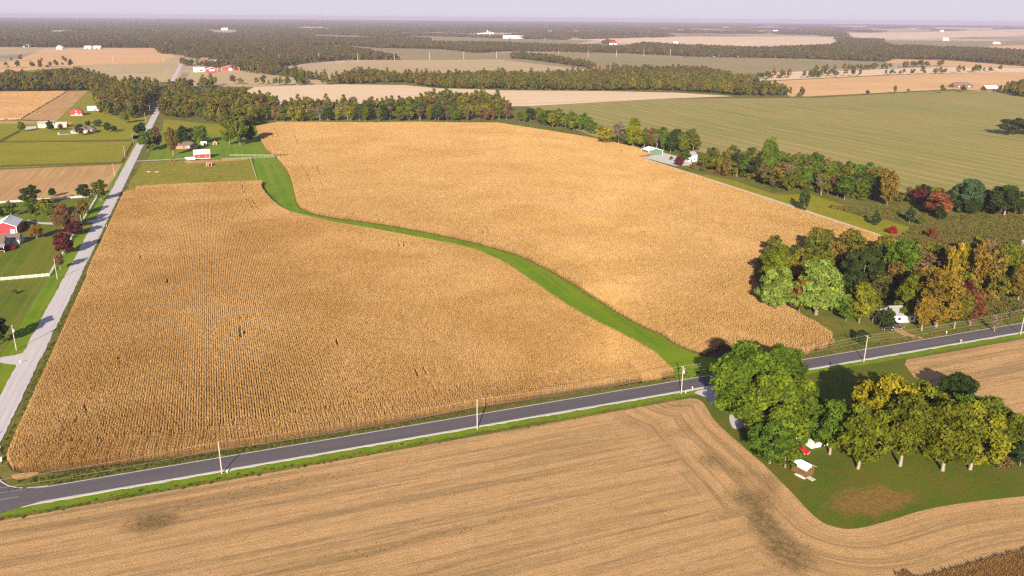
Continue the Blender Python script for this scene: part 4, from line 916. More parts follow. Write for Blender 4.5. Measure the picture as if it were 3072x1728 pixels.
# forest patches out to the horizon
def patch_kind(seed, size, n, h, quads, leaf):
    r = np.random.default_rng(seed); C, N_, ti, tr = [], [], [], []
    for k in range(n):
        x, y = r.uniform(-size/2, size/2, 2); hh = h*r.uniform(.7, 1.15); w = hh*.36
        d = r.normal(size=(quads, 3)); d[:, 2] = abs(d[:, 2])*.9; d /= np.linalg.norm(d, axis=1)[:, None]
        C.append(np.array([x, y, hh*.5])+d*np.array([w, w, hh*.5])*r.uniform(.75, 1.05, (quads, 1))); N_.append(d+r.normal(size=d.shape)*.4)
        ti.append(np.clip(r.normal(.45, .2)+r.normal(0, .15, quads), 0, 1)); tr.append(np.full(quads, r.random()*.9))
    C = np.concatenate(C); N_ = np.concatenate(N_); N_ /= np.linalg.norm(N_, axis=1)[:, None]; ti = np.concatenate(ti); tr = np.concatenate(tr)
    T = np.cross(N_, r.normal(size=N_.shape)); T /= np.linalg.norm(T, axis=1)[:, None]; B = np.cross(N_, T); s = leaf*r.uniform(.7, 1.2, len(C))[:, None]
    return quads_mesh('forest_patch', C, T*s, B*s, ti, tr, m_leafF)
PK = [patch_kind(300+k, 66, 46, 15, 26, 1.9) for k in range(3)]; PK2 = [patch_kind(310+k, 170, 190, 15, 12, 3.4) for k in range(2)]
fieldsFar = [GP([(740,86),(900,89.5),(980,92.5),(1050,90),(1258,96),(1490,102),(1480,112),(1258,110),(980,97),(870,97),(755,93)]), GP([(1440,99),(1727,92),(2113,92),(2110,116),(1727,116),(1500,112)]), GP([(2120,83),(2300,81),(2650,71),(2650,136),(2420,122),(2240,118),(2200,100),(2130,98)])]
for x0, x1, yy, dy in ((1479,1520,60.5,.8),(1730,1790,61,.8),(1797,1850,68.5,1.3),(1690,1745,78,1.6),(1346,1470,82,1.8),(1905,2030,80.5,2.2),(1880,1960,63,.9),(700,800,73,1.3),(1110,1180,76,1.2),(2282,2540,71.5,1.8),
                       (1000,1060,68,1.0),(1560,1650,66,1.0),(2060,2200,66,1.0),(2300,2400,62,.8),(350,420,69,1.0),(1230,1300,72,1.1),(2080,2130,75,1.4),(1960,2040,74,1.2)):
    pl = GP([(x0, yy+dy), (x0+12, yy-dy), (x1, yy-dy*.9+.3), (x1-8, yy+dy*1.05+.2)]); fieldsFar.append(pl); sheet('pale_field', pl, m_tanF, .07)
def far_patches(r0, r1, st, thr):
    q = np.stack(np.meshgrid(np.arange(-r1, r1, st), np.arange(0, r1, st), indexing='ij'), -1).reshape(-1, 2); q = q+RNG.uniform(-.3, .3, q.shape)*st
    d = np.hypot(q[:, 0], q[:, 1]); a = np.degrees(np.arctan2(q[:, 0], q[:, 1]))-math.degrees(HEAD)
    k = (d > r0) & (d < r1) & (np.abs(a) < 42); q, d, a = q[k], d[k], a[k]
    q2 = q*np.array([1, 1]); n = np.array([mnoise.noise((x/620, y/1300, 1.7))+.6*mnoise.noise((x/240, y/500, 5.1)) for x, y in q2])
    th = thr+.013*a                     # the woods thin out towards the right
    k = n > th
    for f in fieldsFar: k &= ~inpoly(q, f)
    return q[k]
p1 = far_patches(4300, 9000, 62, -.10); p2 = far_patches(9000, 26000, 165, -.14)
# nearer limit follows the left forest
def lat(p): return G(p[0], p[1])
allp = np.concatenate([p1, p2]); ii = np.concatenate([RNG.integers(0, 3, len(p1)), 3+RNG.integers(0, 2, len(p2))])
scatter('far_forest', allp, np.zeros(len(allp)), RNG.integers(0, 4, len(allp))*math.pi/2, RNG.uniform(.85, 1.1, len(allp)), ii, PK+PK2, 'hazy purple brown forest stretching to the horizon')
print('far trees', len(FWp), 'patches', len(allp))

# ------------------------------------------------------------------ buildings
def gable(name, x, y, w, d, he, hr, wallm, roofm, label, cat, along='x', rz=0.0, trim=None, doors=(), wins=(), over=.4, siding=True, skirt=None, chimney=None, base_z=0.0, group=None, lean=None):
    """w along x, d along y (local); ridge along `along`; origin at the centre.  doors/wins: (side, pos, z0, wid, hgt, mat)"""
    o = empty(name, (x, y, base_z), rz, label, cat, group)
    prof_w = d if along == 'x' else w; L = w if along == 'x' else d
    a, l = prof_w/2, L/2
    MB().prism([(-a, 0), (a, 0), (a, he), (0, hr-.12), (-a, he)], -l, l, along).build('wall', wallm, o)
    th = .14; k = (hr-he)/a; e = a+over
    for sgn in (-1, 1):
        pr = [(0, hr), (sgn*e, he-k*over), (sgn*e, he-k*over+th), (0, hr+th)]
        rf = MB().prism(pr, -l-over, l+over, along).build('roof', roofm, o)
    MB().prism([(-.18, hr+th-.02), (.18, hr+th-.02), (0, hr+th+.1)], -l-over, l+over, along).build('ridge_cap', roofm, o)
    if trim:
        for sx in (-1, 1):
            for sy in (-1, 1):
                X, Y = sx*w/2, sy*d/2; t = .16
                MB().box(X-t, X+t, Y-t, Y+t, 0, he-.02).build('corner_trim', trim, o)
        for s in (-1, 1):                                        # verge boards at both gables
            mb = MB()
            for sgn in (-1, 1): mb.prism([(0, hr-.16), (sgn*e, he-k*over-.16), (sgn*e, he-k*over), (0, hr)], s*(l+over)-.05, s*(l+over)+.05, along)
            mb.build('barge_board', trim, o)
    if skirt: MB().box(-w/2-.06, w/2+.06, -d/2-.06, d/2+.06, 0, skirt[0]).build('wainscot', skirt[1], o)
    for lst, nm in ((doors, 'door'), (wins, 'window')):
        for it in lst:
            side, pos, z0, ww, hh, mt = it; q = .05
            if side in 'sn': s = -1 if side == 's' else 1; bx = (pos-ww/2, pos+ww/2, s*d/2-q, s*d/2+q)
            else: s = -1 if side == 'w' else 1; bx = (s*w/2-q, s*w/2+q, pos-ww/2, pos+ww/2)
            p = MB().box(*bx, z0, z0+hh).build(nm, mt, o)
            if nm == 'window':
                g = .07; fr = MB()
                if side in 'sn': fr.box(bx[0]-g, bx[1]+g, bx[2]+.02, bx[3]-.02, z0-g, z0+hh+g)
                else: fr.box(bx[0]+.02, bx[1]-.02, bx[2]-g, bx[3]+g, z0-g, z0+hh+g)
                fr.build('frame', m_white, p)
            elif ww > 2:
                for u in np.arange(.25, 1, .25):
                    mb = MB()
                    if side in 'sn': mb.box(bx[0]+.05, bx[1]-.05, bx[2]-.02, bx[3]+.02, z0+hh*u-.03, z0+hh*u+.03)
                    else: mb.box(bx[0]-.02, bx[1]+.02, bx[2]+.05, bx[3]-.05, z0+hh*u-.03, z0+hh*u+.03)
                    mb.build('panel_rib', mt, p)
    if chimney: MB().box(chimney[0]-.4, chimney[0]+.4, chimney[1]-.4, chimney[1]+.4, he, hr+.9).build('chimney', m_brick, o)
    return o

def hip(name, x, y, w, d, he, hr, wallm, roofm, label, cat, rz=0.0, wins=(), wing=None):
    o = empty(name, (x, y, 0), rz, label, cat)
    MB().box(-w/2, w/2, -d/2, d/2, 0, he).build('wall', wallm, o)
    def hp(x0, x1, y0, y1, z0, z1):
        e = .5; x0 -= e; x1 += e; y0 -= e; y1 += e; k = (y1-y0)/2; cy = (y0+y1)/2
        if x1-x0 < y1-y0:
            k = (x1-x0)/2; cx = (x0+x1)/2; r = [(cx, y0+k, z1), (cx, y1-k, z1)]
        else: r = [(x0+k, cy, z1), (x1-k, cy, z1)]
        v = [(x0, y0, z0), (x1, y0, z0), (x1, y1, z0), (x0, y1, z0)]+r
        f = [(0, 1, 5, 4), (2, 3, 4, 5), (1, 2, 5), (3, 0, 4), (3, 2, 1, 0)] if x1-x0 >= y1-y0 else [(3, 0, 4, 5), (1, 2, 5, 4), (0, 1, 4), (2, 3, 5), (3, 2, 1, 0)]
        return MB().add(v, f)
    hp(-w/2, w/2, -d/2, d/2, he, hr).build('roof', roofm, o)
    if wing:
        wx0, wx1, wy0, wy1 = wing; MB().box(wx0, wx1, wy0, wy1, 0, he-.02).build('wing_wall', wallm, o); hp(wx0, wx1, wy0, wy1, he-.02, he+(hr-he)*.8).build('wing_roof', roofm, o)
    for (side, pos, z0, ww, hh, mt) in wins:
        q = .05
        if side in 'sn': s = -1 if side == 's' else 1; bx = (pos-ww/2, pos+ww/2, s*d/2-q, s*d/2+q)
        else: s = -1 if side == 'w' else 1; bx = (s*w/2-q, s*w/2+q, pos-ww/2, pos+ww/2)
        MB().box(*bx, z0, z0+hh).build('window', mt, o)
    return o
W, D_, WN = m_white, m_dark, m_glass
# wooden shed by the stubble field, built board by board
def wooden_shed():
    a, b, c = (Vector((*G(*p), 0)) for p in ((2001, 1189.5), (2026, 1203), (2051.5, 1195.7)))
    o = empty('wooden_shed', b, math.atan2((a-b).y, (a-b).x), 'weathered wooden board shed with a white metal gable roof on the lawn', 'shed')
    # local x runs along the long side (b to a), local y = towards c (gable side)
    L, Wd = 4.6, 3.5; s = -1 if (a-b).cross(c-b).z < 0 else 1
    he, hr = 2.5, 3.5
    core = MB(); core.prism([(0.04, 0), (s*Wd-.04*s, 0), (s*Wd-.04*s, he), (s*Wd/2, hr-.1), (.04, he)], .04, L-.04, 'x'); core.build('wall', m_brown, o)
    r = random.Random(5); me = MB().box(0, .27, -.02, .02, 0, 1).mesh('board', m_brown)
    def board(x, y, rz, h):
        q = link('board', me, None, o); q.location = (x, y, 0); q.rotation_euler = (0, r.uniform(-.006, .006), rz); q.scale = (1, r.uniform(.8, 1.5), h); 
    for k in range(int(L/.3)): board(.1+k*.3, 0.0, 0, he-.05); board(.1+k*.3, s*Wd, 0, he-.05)
    for k in range(int(Wd/.3)):
        u = .1+k*.3; h = he+(hr-he)*(1-abs(u+.13-Wd/2)/(Wd/2))-.12; board(0, s*u+(0 if s > 0 else 0), s*math.pi/2, h); board(L, s*u, s*math.pi/2, h)
    for sg in (0, 1):
        y0, y1 = (-.35*s, s*Wd/2) if sg == 0 else (s*Wd+.35*s, s*Wd/2); zz = he-.2
        MB().prism([(y0, zz), (y1, hr), (y1, hr+.06), (y0, zz+.06)], -.35, L+.35, 'x').build('roof', m_wroof, o)
    MB().box(-.09, -.05, s*Wd/2-.45, s*Wd/2+.45, .1, 2.05).build('door', m_brown, o)
    MB().box(-.12, -.06, s*Wd/2-.15, s*Wd/2+.15, 2.6, 2.9).build('lamp', m_white, o)
    g = G(2039, 1204); MBs = MB().box(-1.1, 1.1, -.7, .7, 0, .12).build('step_slab', m_conc); MBs.location = (g[0], g[1], .02); MBs.rotation_euler = (0, 0, o.rotation_euler.z)
    tag(MBs, 'pale concrete slab in front of the wooden shed', 'slab')
    g = G(2012, 1200); can = MB(); n = 9; st = []
    for i in range(n):
        u = i/(n-1); w = .42*math.sin(math.pi*min(1, max(0, u)))**.6+.01; xx = (u-.5)*3.2; st.append([(xx, -w, .42), (xx, -w*.6, .08), (xx, w*.6, .08), (xx, w, .42)])
    V = [p for q in st for p in q]; F = []
    for i in range(n-1):
        for j in range(3): F.append((i*4+j, i*4+j+1, i*4+4+j+1, i*4+4+j))
    F += [(i*4+3, i*4, i*4+4, i*4+7) for i in range(n-1)]
    cb = MB().add(V, F).build('canoe', m_white); cb.location = (g[0], g[1], 0); cb.rotation_euler = (0, 0, o.rotation_euler.z+.1)
    tag(cb, 'white upturned canoe lying beside the wooden shed', 'boat')
wooden_shed()

# white farmhouse under the big trees
cx, cy = G(2040, 1100)
gable('farmhouse', cx-1, cy+5, 11, 9, 5.2, 8.0, m_white, m_roofgr, 'white farmhouse mostly hidden under the tallest green trees', 'house', 'x', .02, W,
      doors=[('s', 0, 0, 1.0, 2.1, D_)], wins=[('s', -3.4, 1, 1, 1.4, WN), ('s', 3.2, 1, 1, 1.4, WN), ('s', -3.4, 3.6, 1, 1.2, WN), ('s', 3.2, 3.6, 1, 1.2, WN), ('e', 0, 1, 1, 1.4, WN), ('e', 0, 3.6, 1, 1.2, WN)], chimney=(2, 1))
gable('lean_shed', cx-1.5, cy-3.5, 6, 4, 2.4, 3.4, m_white, m_wroof, 'low white annex with a pale roof in front of the farmhouse', 'shed', 'x', .02, None, doors=[('s', 1, 0, 1, 2, D_)])
# house across the road
gable('roadside_house', 253, 238, 9, 8, 3.0, 5.6, m_white, m_roofgr, 'white house with grey gable roof behind the golden tree across the road', 'house', 'x', -.25, W,
      doors=[('s', 1.5, 0, 1, 2.1, W)], wins=[('s', -2, .9, 1.2, 1.3, WN), ('s', 3.4, .9, 1, 1.3, WN), ('w', 0, .9, 1.2, 1.3, WN)])
gable('garage', 244.5, 240, 4.5, 5, 3.2, 5.4, m_roofgr, m_wroof, 'small pale gabled garage left of the white roadside house', 'garage', 'y', -.25, W, doors=[('s', 0, 0, 2.6, 2.2, W)])
# right edge pair
for (px, py, w, d, lb) in ((2566, 626, 9, 7, 'grey roofed house at the right photo edge among the brush'), (2540, 650, 6, 5, 'small pale roofed shed just left of the edge house')):
    g = G(px, py); gable('edge_building', g[0], g[1], w, d, 2.8, 4.6, m_tan, m_roofgr, lb, 'house', 'x', .3, W, doors=[('s', 0, 0, 1, 2, D_)], wins=[('s', 2, 1, 1, 1, WN)])
# green metal shed
gx0, gy0 = G(1630.8, 391.4)
gable('green_shed', gx0+7.0, gy0+6.0, 14, 12.5, 4.2, 6.2, m_green, m_wroof, 'green metal shed with a white roof and white trim by the lane', 'shed', 'y', 0, W,
      doors=[('s', 2.0, 0, 4.6, 3.6, m_green), ('w', -3, 0, 1, 2.1, W)], wins=[('w', 2, 1.5, 1, 1, WN)], skirt=None)
gx0, gy0 = G(1734, 407)
gable('lane_house', gx0+3, gy0+4, 8.5, 8, 5.4, 7.8, m_white, m_roofgr, 'white two storey house with a grey roof between trees beside the lane', 'house', 'x', 0, W,
      doors=[('s', -1, 0, 1, 2.1, D_)], wins=[('s', -2.2, 3.4, .9, 1.3, WN), ('s', 0, 3.4, .9, 1.3, WN), ('s', 2.2, 3.4, .9, 1.3, WN), ('s', 2, .9, 1, 1.3, WN), ('w', 0, 3.4, .9, 1.3, WN)])
# red gambrel barn
def gambrel(x, y, w, d):
    o = empty('red_barn', (x, y, 0), R(-.5), 'red barn with a white gambrel roof beside the paddock', 'barn')
    a = d/2; he, hm, hr = 4.3, 6.0, 6.9; am = a*.60
    MB().prism([(-a, 0), (a, 0), (a, he), (am, hm-.1), (0, hr-.12), (-am, hm-.1), (-a, he)], -w/2, w/2, 'x').build('wall', m_red, o)
    for s in (-1, 1):
        MB().prism([(s*(a+.45), he-.55), (s*am, hm), (s*am, hm+.12), (s*(a+.45), he-.43)], -w/2-.4, w/2+.4, 'x').build('lower_roof', m_wroof, o)
        MB().prism([(s*am, hm+.003), (0, hr), (0, hr+.12), (s*(am+.02), hm+.125)], -w/2-.4, w/2+.4, 'x').build('upper_roof', m_wroof, o)
        for t in (-1, 1): MB().box(t*w/2-.14, t*w/2+.14, s*a-.14, s*a+.14, 0, he-.1).build('corner_trim', W, o)
    MB().box(-w/2-.1, w/2+.1, -a-.1, a+.1, 0, .35).build('wainscot', W, o)
    for px in (-2.4, 3.2):
        p = MB().box(px-.35, px+.35, -a-.06, -a+.06, 1.5, 2.2).build('window', WN, o); MB().box(px-.45, px+.45, -a-.04, -a+.04, 1.4, 2.3).build('frame', W, p)
    for t in (-1, 1): MB().box(t*w/2-.06, t*w/2+.06, -1.6, 1.6, .4, 3.2).build('door', W, o)
gambrel(-14.4, 738, 12.6, 9.0)
# brick house, sheds and shelter in the same yard
bx, by = G(470, 374)
hip('brick_house', bx+1.5, by+6, 15, 10, 2.9, 5.6, m_brick, m_roofbr, 'pink brick house with a brown hip roof behind the barn lawn', 'house', 0, [('s', -4, 1, 1.4, 1.2, WN), ('s', 0, .3, 1, 2, W), ('s', 3.5, 1, 1.6, 1.2, WN), ('w', 0, 1, 1.2, 1.2, WN)], wing=(-10.5, -5, -4.9, 3))
g = G(510, 366); gable('yard_shed', g[0]+1, g[1]+2, 4.6, 3.2, 2.4, 3.2, m_tan, m_wroof, 'small tan shed with a white roof right of the brick house', 'shed', 'x', 0, W, doors=[('s', .5, 0, 1.2, 1.9, D_)])
g = G(541, 364); gable('little_shed', g[0], g[1]+2, 3.0, 3.0, 2.0, 3.4, m_roofor, m_roofor, 'little rust red shed with a steep roof near the olive trees', 'shed', 'y', 0, W, doors=[('s', 0, 0, .9, 1.7, D_)])
def runin():
    g = G(527, 418); o = empty('horse_shelter', (g[0], g[1]+1.5, 0), -.15, 'small red open fronted horse shelter with white trim in the paddock', 'shelter')
    MB().prism([(-1.5, 0), (-1.4, 0), (-1.4, 2.6), (-1.5, 2.6)], -2, -1.9, 'y').build('wall', m_red, o)
    w = MB(); w.box(-2, -1.9, -1.5, 1.5, 0, 2.3); w.box(1.9, 2, -1.5, 1.5, 0, 2.3); w.box(-2, 2, 1.4, 1.5, 0, 2.1); w.box(-1.9, -.5, -1.5, -1.4, 0, 2.5); w.box(-.5, 1.9, -1.5, -1.4, 2.1, 2.5); w.build('wall', m_red, o)
    MB().box(-.5, 1.9, 1.3, 1.38, 0, 2.05).build('back_panel', m_red, o)
    for x in (-2.02, -.55, 1.95): MB().box(x-.08, x+.08, -1.6, -1.5, 0, 2.5).build('post', W, o)
    MB().prism([(-1.8, 2.62), (1.7, 2.2), (1.7, 2.3), (-1.8, 2.72)], -2.3, 2.3, 'x').build('roof', W, o)
runin()
# left farm
g = G(110, 322)
gable('pale_barn', g[0]+2, g[1]+7, 15, 13, 4.2, 6.2, m_tan, m_steel, 'long pale barn with a grey metal roof and a dark doorway', 'barn', 'x', R(2), None, doors=[('s', 2.5, 0, 2.6, 3.0, D_)])
g = G(150, 321)
gable('pale_annex', g[0], g[1]+7, 13, 12, 3.2, 4.8, m_tan, m_conc, 'lower cream roofed barn right of the pale barn', 'barn', 'x', R(2), None, doors=[('e', 0, 0, 2.6, 2.6, D_)])
g = G(200, 336)
hip('brown_house', g[0], g[1]+7, 16, 11, 3.0, 6.6, m_tan, m_roofbr, 'large house with a brown hip roof behind dark yard trees', 'house', 0, [('s', -5, 1, 1.4, 1.2, WN), ('s', 1, 1, 2.2, 1.4, WN)], wing=(5, 14, -2, 9))
g = G(193, 291)
gable('rust_roof_house', g[0], g[1]+6, 12.5, 11, 5.2, 8.2, m_red, m_roofor, 'red brown building with a rust orange roof on the upper lawn', 'house', 'y', 0, None, doors=[('s', 4.2, 0, 1.2, 2.2, W)], wins=[('s', -.4, 4.2, .8, 1, W), ('s', -.2, 1.4, 3.2, .9, W)], skirt=(.9, m_conc))
g = G(235, 278)
gable('machine_shed', g[0], g[1]+4, 13, 9, 3.4, 5.0, m_white, m_wroof, 'white machine shed with a pale roof against the dark wood', 'shed', 'x', 0, None, doors=[('s', 2, 0, 3.5, 2.6, m_roofgr)])
# red barn on the left edge
g = G(40, 590)
gable('left_barn', g[0]-5.2, g[1]+9.5, 11.5, 17.5, 4.4, 7.2, m_red, m_wroof, 'big red barn with a white roof and cupola vents left of the lawn path', 'barn', 'y', R(0), W, doors=[('s', 3.8, 0, 2.2, 2.8, W), ('e', -2, 0, 1, 2, W)])
for yy in (4, 9): MB().box(-.35, .35, -.35, .35, 0, .5).build('roof_vent', m_steel, bpy.data.objects['left_barn']).location = (0, yy-6, 7.3)
g = G(8, 634)
def porch_house():
    o = gable('porch_house', g[0]-6.5, g[1]+8, 13, 11, 3.4, 6.4, m_tan, m_roofbr, 'brown roofed house with a white railed porch cut by the left edge', 'house', 'x', 0, W, wins=[('s', 3, 1, 1.5, 1.4, WN), ('e', 0, 1, 1.4, 1.4, WN)])
    MB().prism([(-9.0, 2.7), (-5.4, 3.5), (-5.4, 3.6), (-9.0, 2.8)], 0, 7.5, 'x').build('porch_roof', m_roofgr, o)
    for x in (.3, 2.6, 4.9, 7.2): MB().box(x-.1, x+.1, -8.9, -8.7, 0, 2.75).build('porch_post', W, o)
    MB().box(.3, 7.2, -8.84, -8.76, .9, 1.0).build('railing', W, o)
    MB().prism([(5.0, 4.2), (8.4, 3.3), (8.4, 3.35), (5.0, 4.3)], -2, 6.8, 'y').build('side_roof', m_roofgr, o)
    gable('dark_garage', g[0]+1, g[1]+17, 8, 8, 3, 5.2, m_tan, m_roofbr, 'brown roofed garage between the porch house and the red barn', 'garage', 'x', 0, W, doors=[('e', 0, 0, 3, 2.4, W)])
porch_house()
# pool and patio things by the brown house
g = G(160, 338); p = MB().box(-5, 5, -2.2, 2.2, 0, .12); po = p.build('swimming_pool', m_conc); po.location = (g[0], g[1]-.5, 0); tag(po, 'small blue swimming pool with a pale deck beside the brown roofed house', 'pool')
MB().box(-3.6, 3.2, -1.3, 1.3, .1, .14).build('pool_surface', m_blue, po); MB().box(-4.8, -4.4, -.3, .3, .1, 2.2).build('slide_stand', W, po); MB().prism([(-4.5, 2.2), (-4.5, 2.3), (-2.6, .6), (-2.6, .4)], -.3, .3, 'y').build('slide', W, po)
# red and white barns in the distance beside the road
g = G(585, 178)
gable('distant_barn', g[0]+0, g[1]+14, 38, 26, 6.5, 11.5, m_red, m_wroof, 'largest distant barn, white roof and red gable, beside the tree wood', 'barn', 'y', R(-18), W, doors=[('s', 0, 0, 7, 5.5, W), ('w', 2, 0, 4, 4.5, D_)])
g = G(533, 181)
gable('distant_barn', g[0], g[1]+12, 24, 20, 5, 9.5, m_red, m_wroof, 'distant barn with red gable and wide white door, middle of three', 'barn', 'y', 0, W, doors=[('s', 0, 0, 11, 5, W)])
g = G(501, 180.5)
gable('distant_barn', g[0], g[1]+10, 22, 15, 6.5, 9, m_white, m_wroof, 'plain white distant barn nearest to the gravel road', 'barn', 'x', 0, W, doors=[('s', 4, 0, 4, 4, D_)])
g = G(541, 182.6); t = MB().box(-9, 9, -1.5, 1.5, .8, 3.6).build('wagon', m_carR); t.location = (g[0]-8, g[1]-8, 0); tag(t, 'long red farm wagon parked in front of the middle distant barn', 'wagon')
for s in (-6, 6): MB().tube((s, -1.6, .5), (s, 1.6, .5), .5, .5, 10).build('wheel', m_tire, t)
# other distant farmhouses and sheds
far = [(489,142,26,12,4,8,m_tan,m_conc,'cream distant house at the end of the gravel road','x'), (560,158.5,46,12,3,6,m_tan,m_steel,'low grey distant shed before the dark wood','x'), (592,127,60,14,4,6,m_white,m_wroof,'very long white roof showing in the left wood','x'),
       (516,150.5,20,10,3,6,m_red,m_roofbr,'brownish distant house in the trees by the long grey shed','x'),
       (68,118.5,30,18,6,10,m_white,m_wroof,'white distant building left of the far dirt road','x'), (151,124,20,16,6,13,m_white,m_wroof,'distant white house with a steep roof at the golden field edge','y'), (222,123,24,14,5,10,m_white,m_wroof,'distant white house between two others at the golden field edge','x'),
       (245,123,26,14,5,10,m_tan,m_wroof,'distant cream house, rightmost at the golden field edge','x'), (420,116,16,12,8,15,m_white,m_wroof,'distant white pointed roof above the dark trees by the lane','y'), (438,121,24,12,5,9,m_white,m_wroof,'distant white roof next to the pointed one','x'),
       (1176,91.5,60,20,7,11,m_white,m_wroof,'long white farm building in the distance left of the silos','x'), (1214,91.5,60,26,8,18,m_white,m_wroof,'white barn in the distance beneath the silos','x'),
       (1285,97.5,80,30,9,18,m_white,m_wroof,'large white barns far away at the green field','x'), (1310,97,40,20,8,16,m_white,m_wroof,'smaller white barn right of the large far barns','x'), (1385,83.5,40,20,8,18,m_white,m_wroof,'tiny white house on the horizon side of the town','x'),
       (1544,112,34,20,6,14,m_white,m_red,'distant house with a red roof above the treeline','x'), (1701,111.5,22,14,6,12,m_white,m_wroof,'tiny white house in the pale far field','x'),
       (1805,143,26,14,4,8,m_tan,m_conc,'cream distant house in front of the dark wood, left of two','x'), (1854,143,30,14,4,9,m_steel,m_steel,'grey roofed distant house in front of the dark wood, right of two','x'),
       (2381,102,36,22,7,16,m_white,m_wroof,'white distant house above the dark wood belt','x'), (2509,111,36,16,5,11,m_white,m_wroof,'white distant shed in the far right green field','x'), (2371,80,36,22,9,20,m_white,m_wroof,'faint white barn in the farthest pale field','x'),
       (1952,80,50,20,8,16,m_white,m_wroof,'faint white sheds left in the farthest pale fields','x'), (777,80,44,20,8,16,m_white,m_wroof,'faint white barn beyond the left forest','x'), (566,76,50,22,8,18,m_white,m_wroof,'faint white building in the left forest','x')]
for (px, py, w, d, he, hr, wm, rm, lb, al) in far:
    g = G(px, py); gable('distant_building', g[0], g[1]+d/2, w, d, he, hr, wm, rm, lb, 'building', al, R(-19), None, doors=[('s', 0, 0, w*.14, he*.6, D_)], group='buildings scattered in the distance')
# grain silos
g0 = G(1230, 91.5)
for k, (dx, hh, rr, wd) in enumerate(((0, 34, 5, 'tallest of the far farm silos'), (16, 26, 7, 'wide far grain bin beside the tallest silo'), (34, 22, 8, 'rightmost wide far grain bin'), (-18, 20, 6, 'leftmost short far grain bin'))):
    o = empty('grain_silo', (g0[0]+dx*math.cos(HEAD), g0[1]-dx*math.sin(HEAD)+30, 0), 0, wd, 'silo', 'grain silos of the far farm')
    MB().tube((0, 0, 0), (0, 0, hh), rr, rr, 16).build('silo_body', m_wroof, o); MB().tube((0, 0, hh+.01), (0, 0, hh+rr*.6), rr*1.02, .3, 16).build('silo_roof', m_wroof, o)
# houses right
g = G(2428, 220.5)
hip('dark_roof_house', g[0], g[1]+8, 34, 15, 4.0, 10, m_brown, m_roofbr, 'long dark roofed house at the edge of the tan field', 'house', R(-14), [('s', -10, 1, 3, 2, W), ('s', 3, 0, 4, 2.6, W), ('s', 10, 1, 4, 2, W)], wing=(-22, -12, -9, 5))
g = G(2498, 229)
gable('white_roof_barn', g[0], g[1]+8, 22, 16, 4.5, 9, m_brown, m_wroof, 'brown barn with a white roof right of the dark roofed house', 'barn', 'x', R(-14), None, doors=[('s', 3, 0, 4, 3.4, D_)])

# ------------------------------------------------------------------ fences
def fence(name, pts, label, mat, h=1.35, step=2.45, rails=4, post=.07, rail=.07, grp=None):
    P = [Vector((*p, 0)) for p in pts]; o = empty(name, P[0], 0, label, 'fence', grp)
    pm = MB().box(-post, post, -post, post, 0, h+.08).mesh('post', mat); n = 0
    for a, b in zip(P[:-1], P[1:]):
        L = (b-a).length; k = max(1, int(round(L/step))); ang = math.atan2((b-a).y, (b-a).x)
        for i in range(k+(1 if b is P[-1] else 0)):
            q = link('post', pm, None, o); q.location = (a+(b-a)*i/k)-P[0]; q.rotation_euler = (0, 0, ang); n += 1
        for j in range(rails):
            z = h*(j+.75)/rails; r = MB().box(0, L, -.02, .02, z-rail, z+rail).build('rail', mat, o); r.location = a-P[0]; r.rotation_euler = (0, 0, ang)
    return o
Fn = lambda l: [G(*p) for p in l]
fence('white_fence', [(-125, 407.5), (-79.8, 408.3), (-79.8, 423)], 'white board fence turning a corner on the lower lawn', m_fenceW, 1.5, 2.6, 4)
fence('white_fence', [(-79.8, 447), (-79.8, 484)], 'white fence run beside the gravel road below the maroon trees', m_fenceW, 1.4, 2.4, 4)
fence('white_fence', [(-79.8, 497), (-79.6, 514)], 'short white fence run between the two driveways', m_fenceW, 1.4, 2.4, 4)
fence('white_fence', [(-79.6, 522), (-79.4, 592.5), (-150, 588)], 'long white fence turning the corner below the harvested field', m_fenceW, 1.4, 2.5, 4)
fence('board_fence', [(-200, 740), (-76.3, 729), (-76.5, 857), (-200, 886)], 'dark board fence around the lower green pasture', m_fenceD, 1.4, 3.2, 4, .09, .09)
fence('board_fence', Fn([(-40, 378), (0, 357), (22, 345), (50, 331)]), 'dark board fence running up to the hedge corner of the upper pasture', m_fenceD, 1.5, 3.4, 4, .1, .1)
fence('paddock_fence', Fn([(645, 450), (630, 399), (700, 396)]), 'wire and post fence dividing paddock and grass waterway', m_rail, 1.4, 4.0, 3, .07, .04)
fence('paddock_fence', Fn([(560, 402), (630, 399)])+[], 'grey rail fence right of the red barn, lower of two', m_rail, 1.3, 3.0, 3, .07, .05)
fence('paddock_fence', Fn([(580, 392), (640, 392.5), (700, 393)]), 'grey rail fence right of the red barn, upper of two', m_rail, 1.3, 5.0, 3, .08, .06)

# ------------------------------------------------------------------ power lines
def power_pole(x, y, h, label, group, cross=True, lamp=False, face=0.0, transformer=False, scale=1.0, r=.15):
    o = empty('power_pole', (x, y, 0), face, label, 'power pole', group)
    MB().tube((0, 0, -.5), (0, 0, h), r*scale*1.15, r*scale*.8, 8).build('pole', m_pole, o)
    if cross:
        c = MB().box(-.06, .06, -1.1*scale, 1.1*scale, h-.75, h-.6).build('crossarm', m_pole, o)
        for s in (-1, 0, 1): MB().tube((0, s, h-.6), (0, s, h-.38), .06*scale, .04, 6).build('insulator', m_white, c)
    if transformer: MB().tube((.38, 0, h-2.6), (.38, 0, h-1.5), .28, .28, 10).build('transformer', m_steel, o)
    if lamp:
        a = MB().tube((0, 0, h-.6), (-2.0, 0, h-.2), .05, .04, 6).build('lamp_arm', m_steel, o); MB().box(-2.7, -2.0, -.16, .16, h-.3, h-.12).build('lamp_head', m_steel, a)
    return Vector((x, y, h))
RP = 'power poles along the asphalt road'
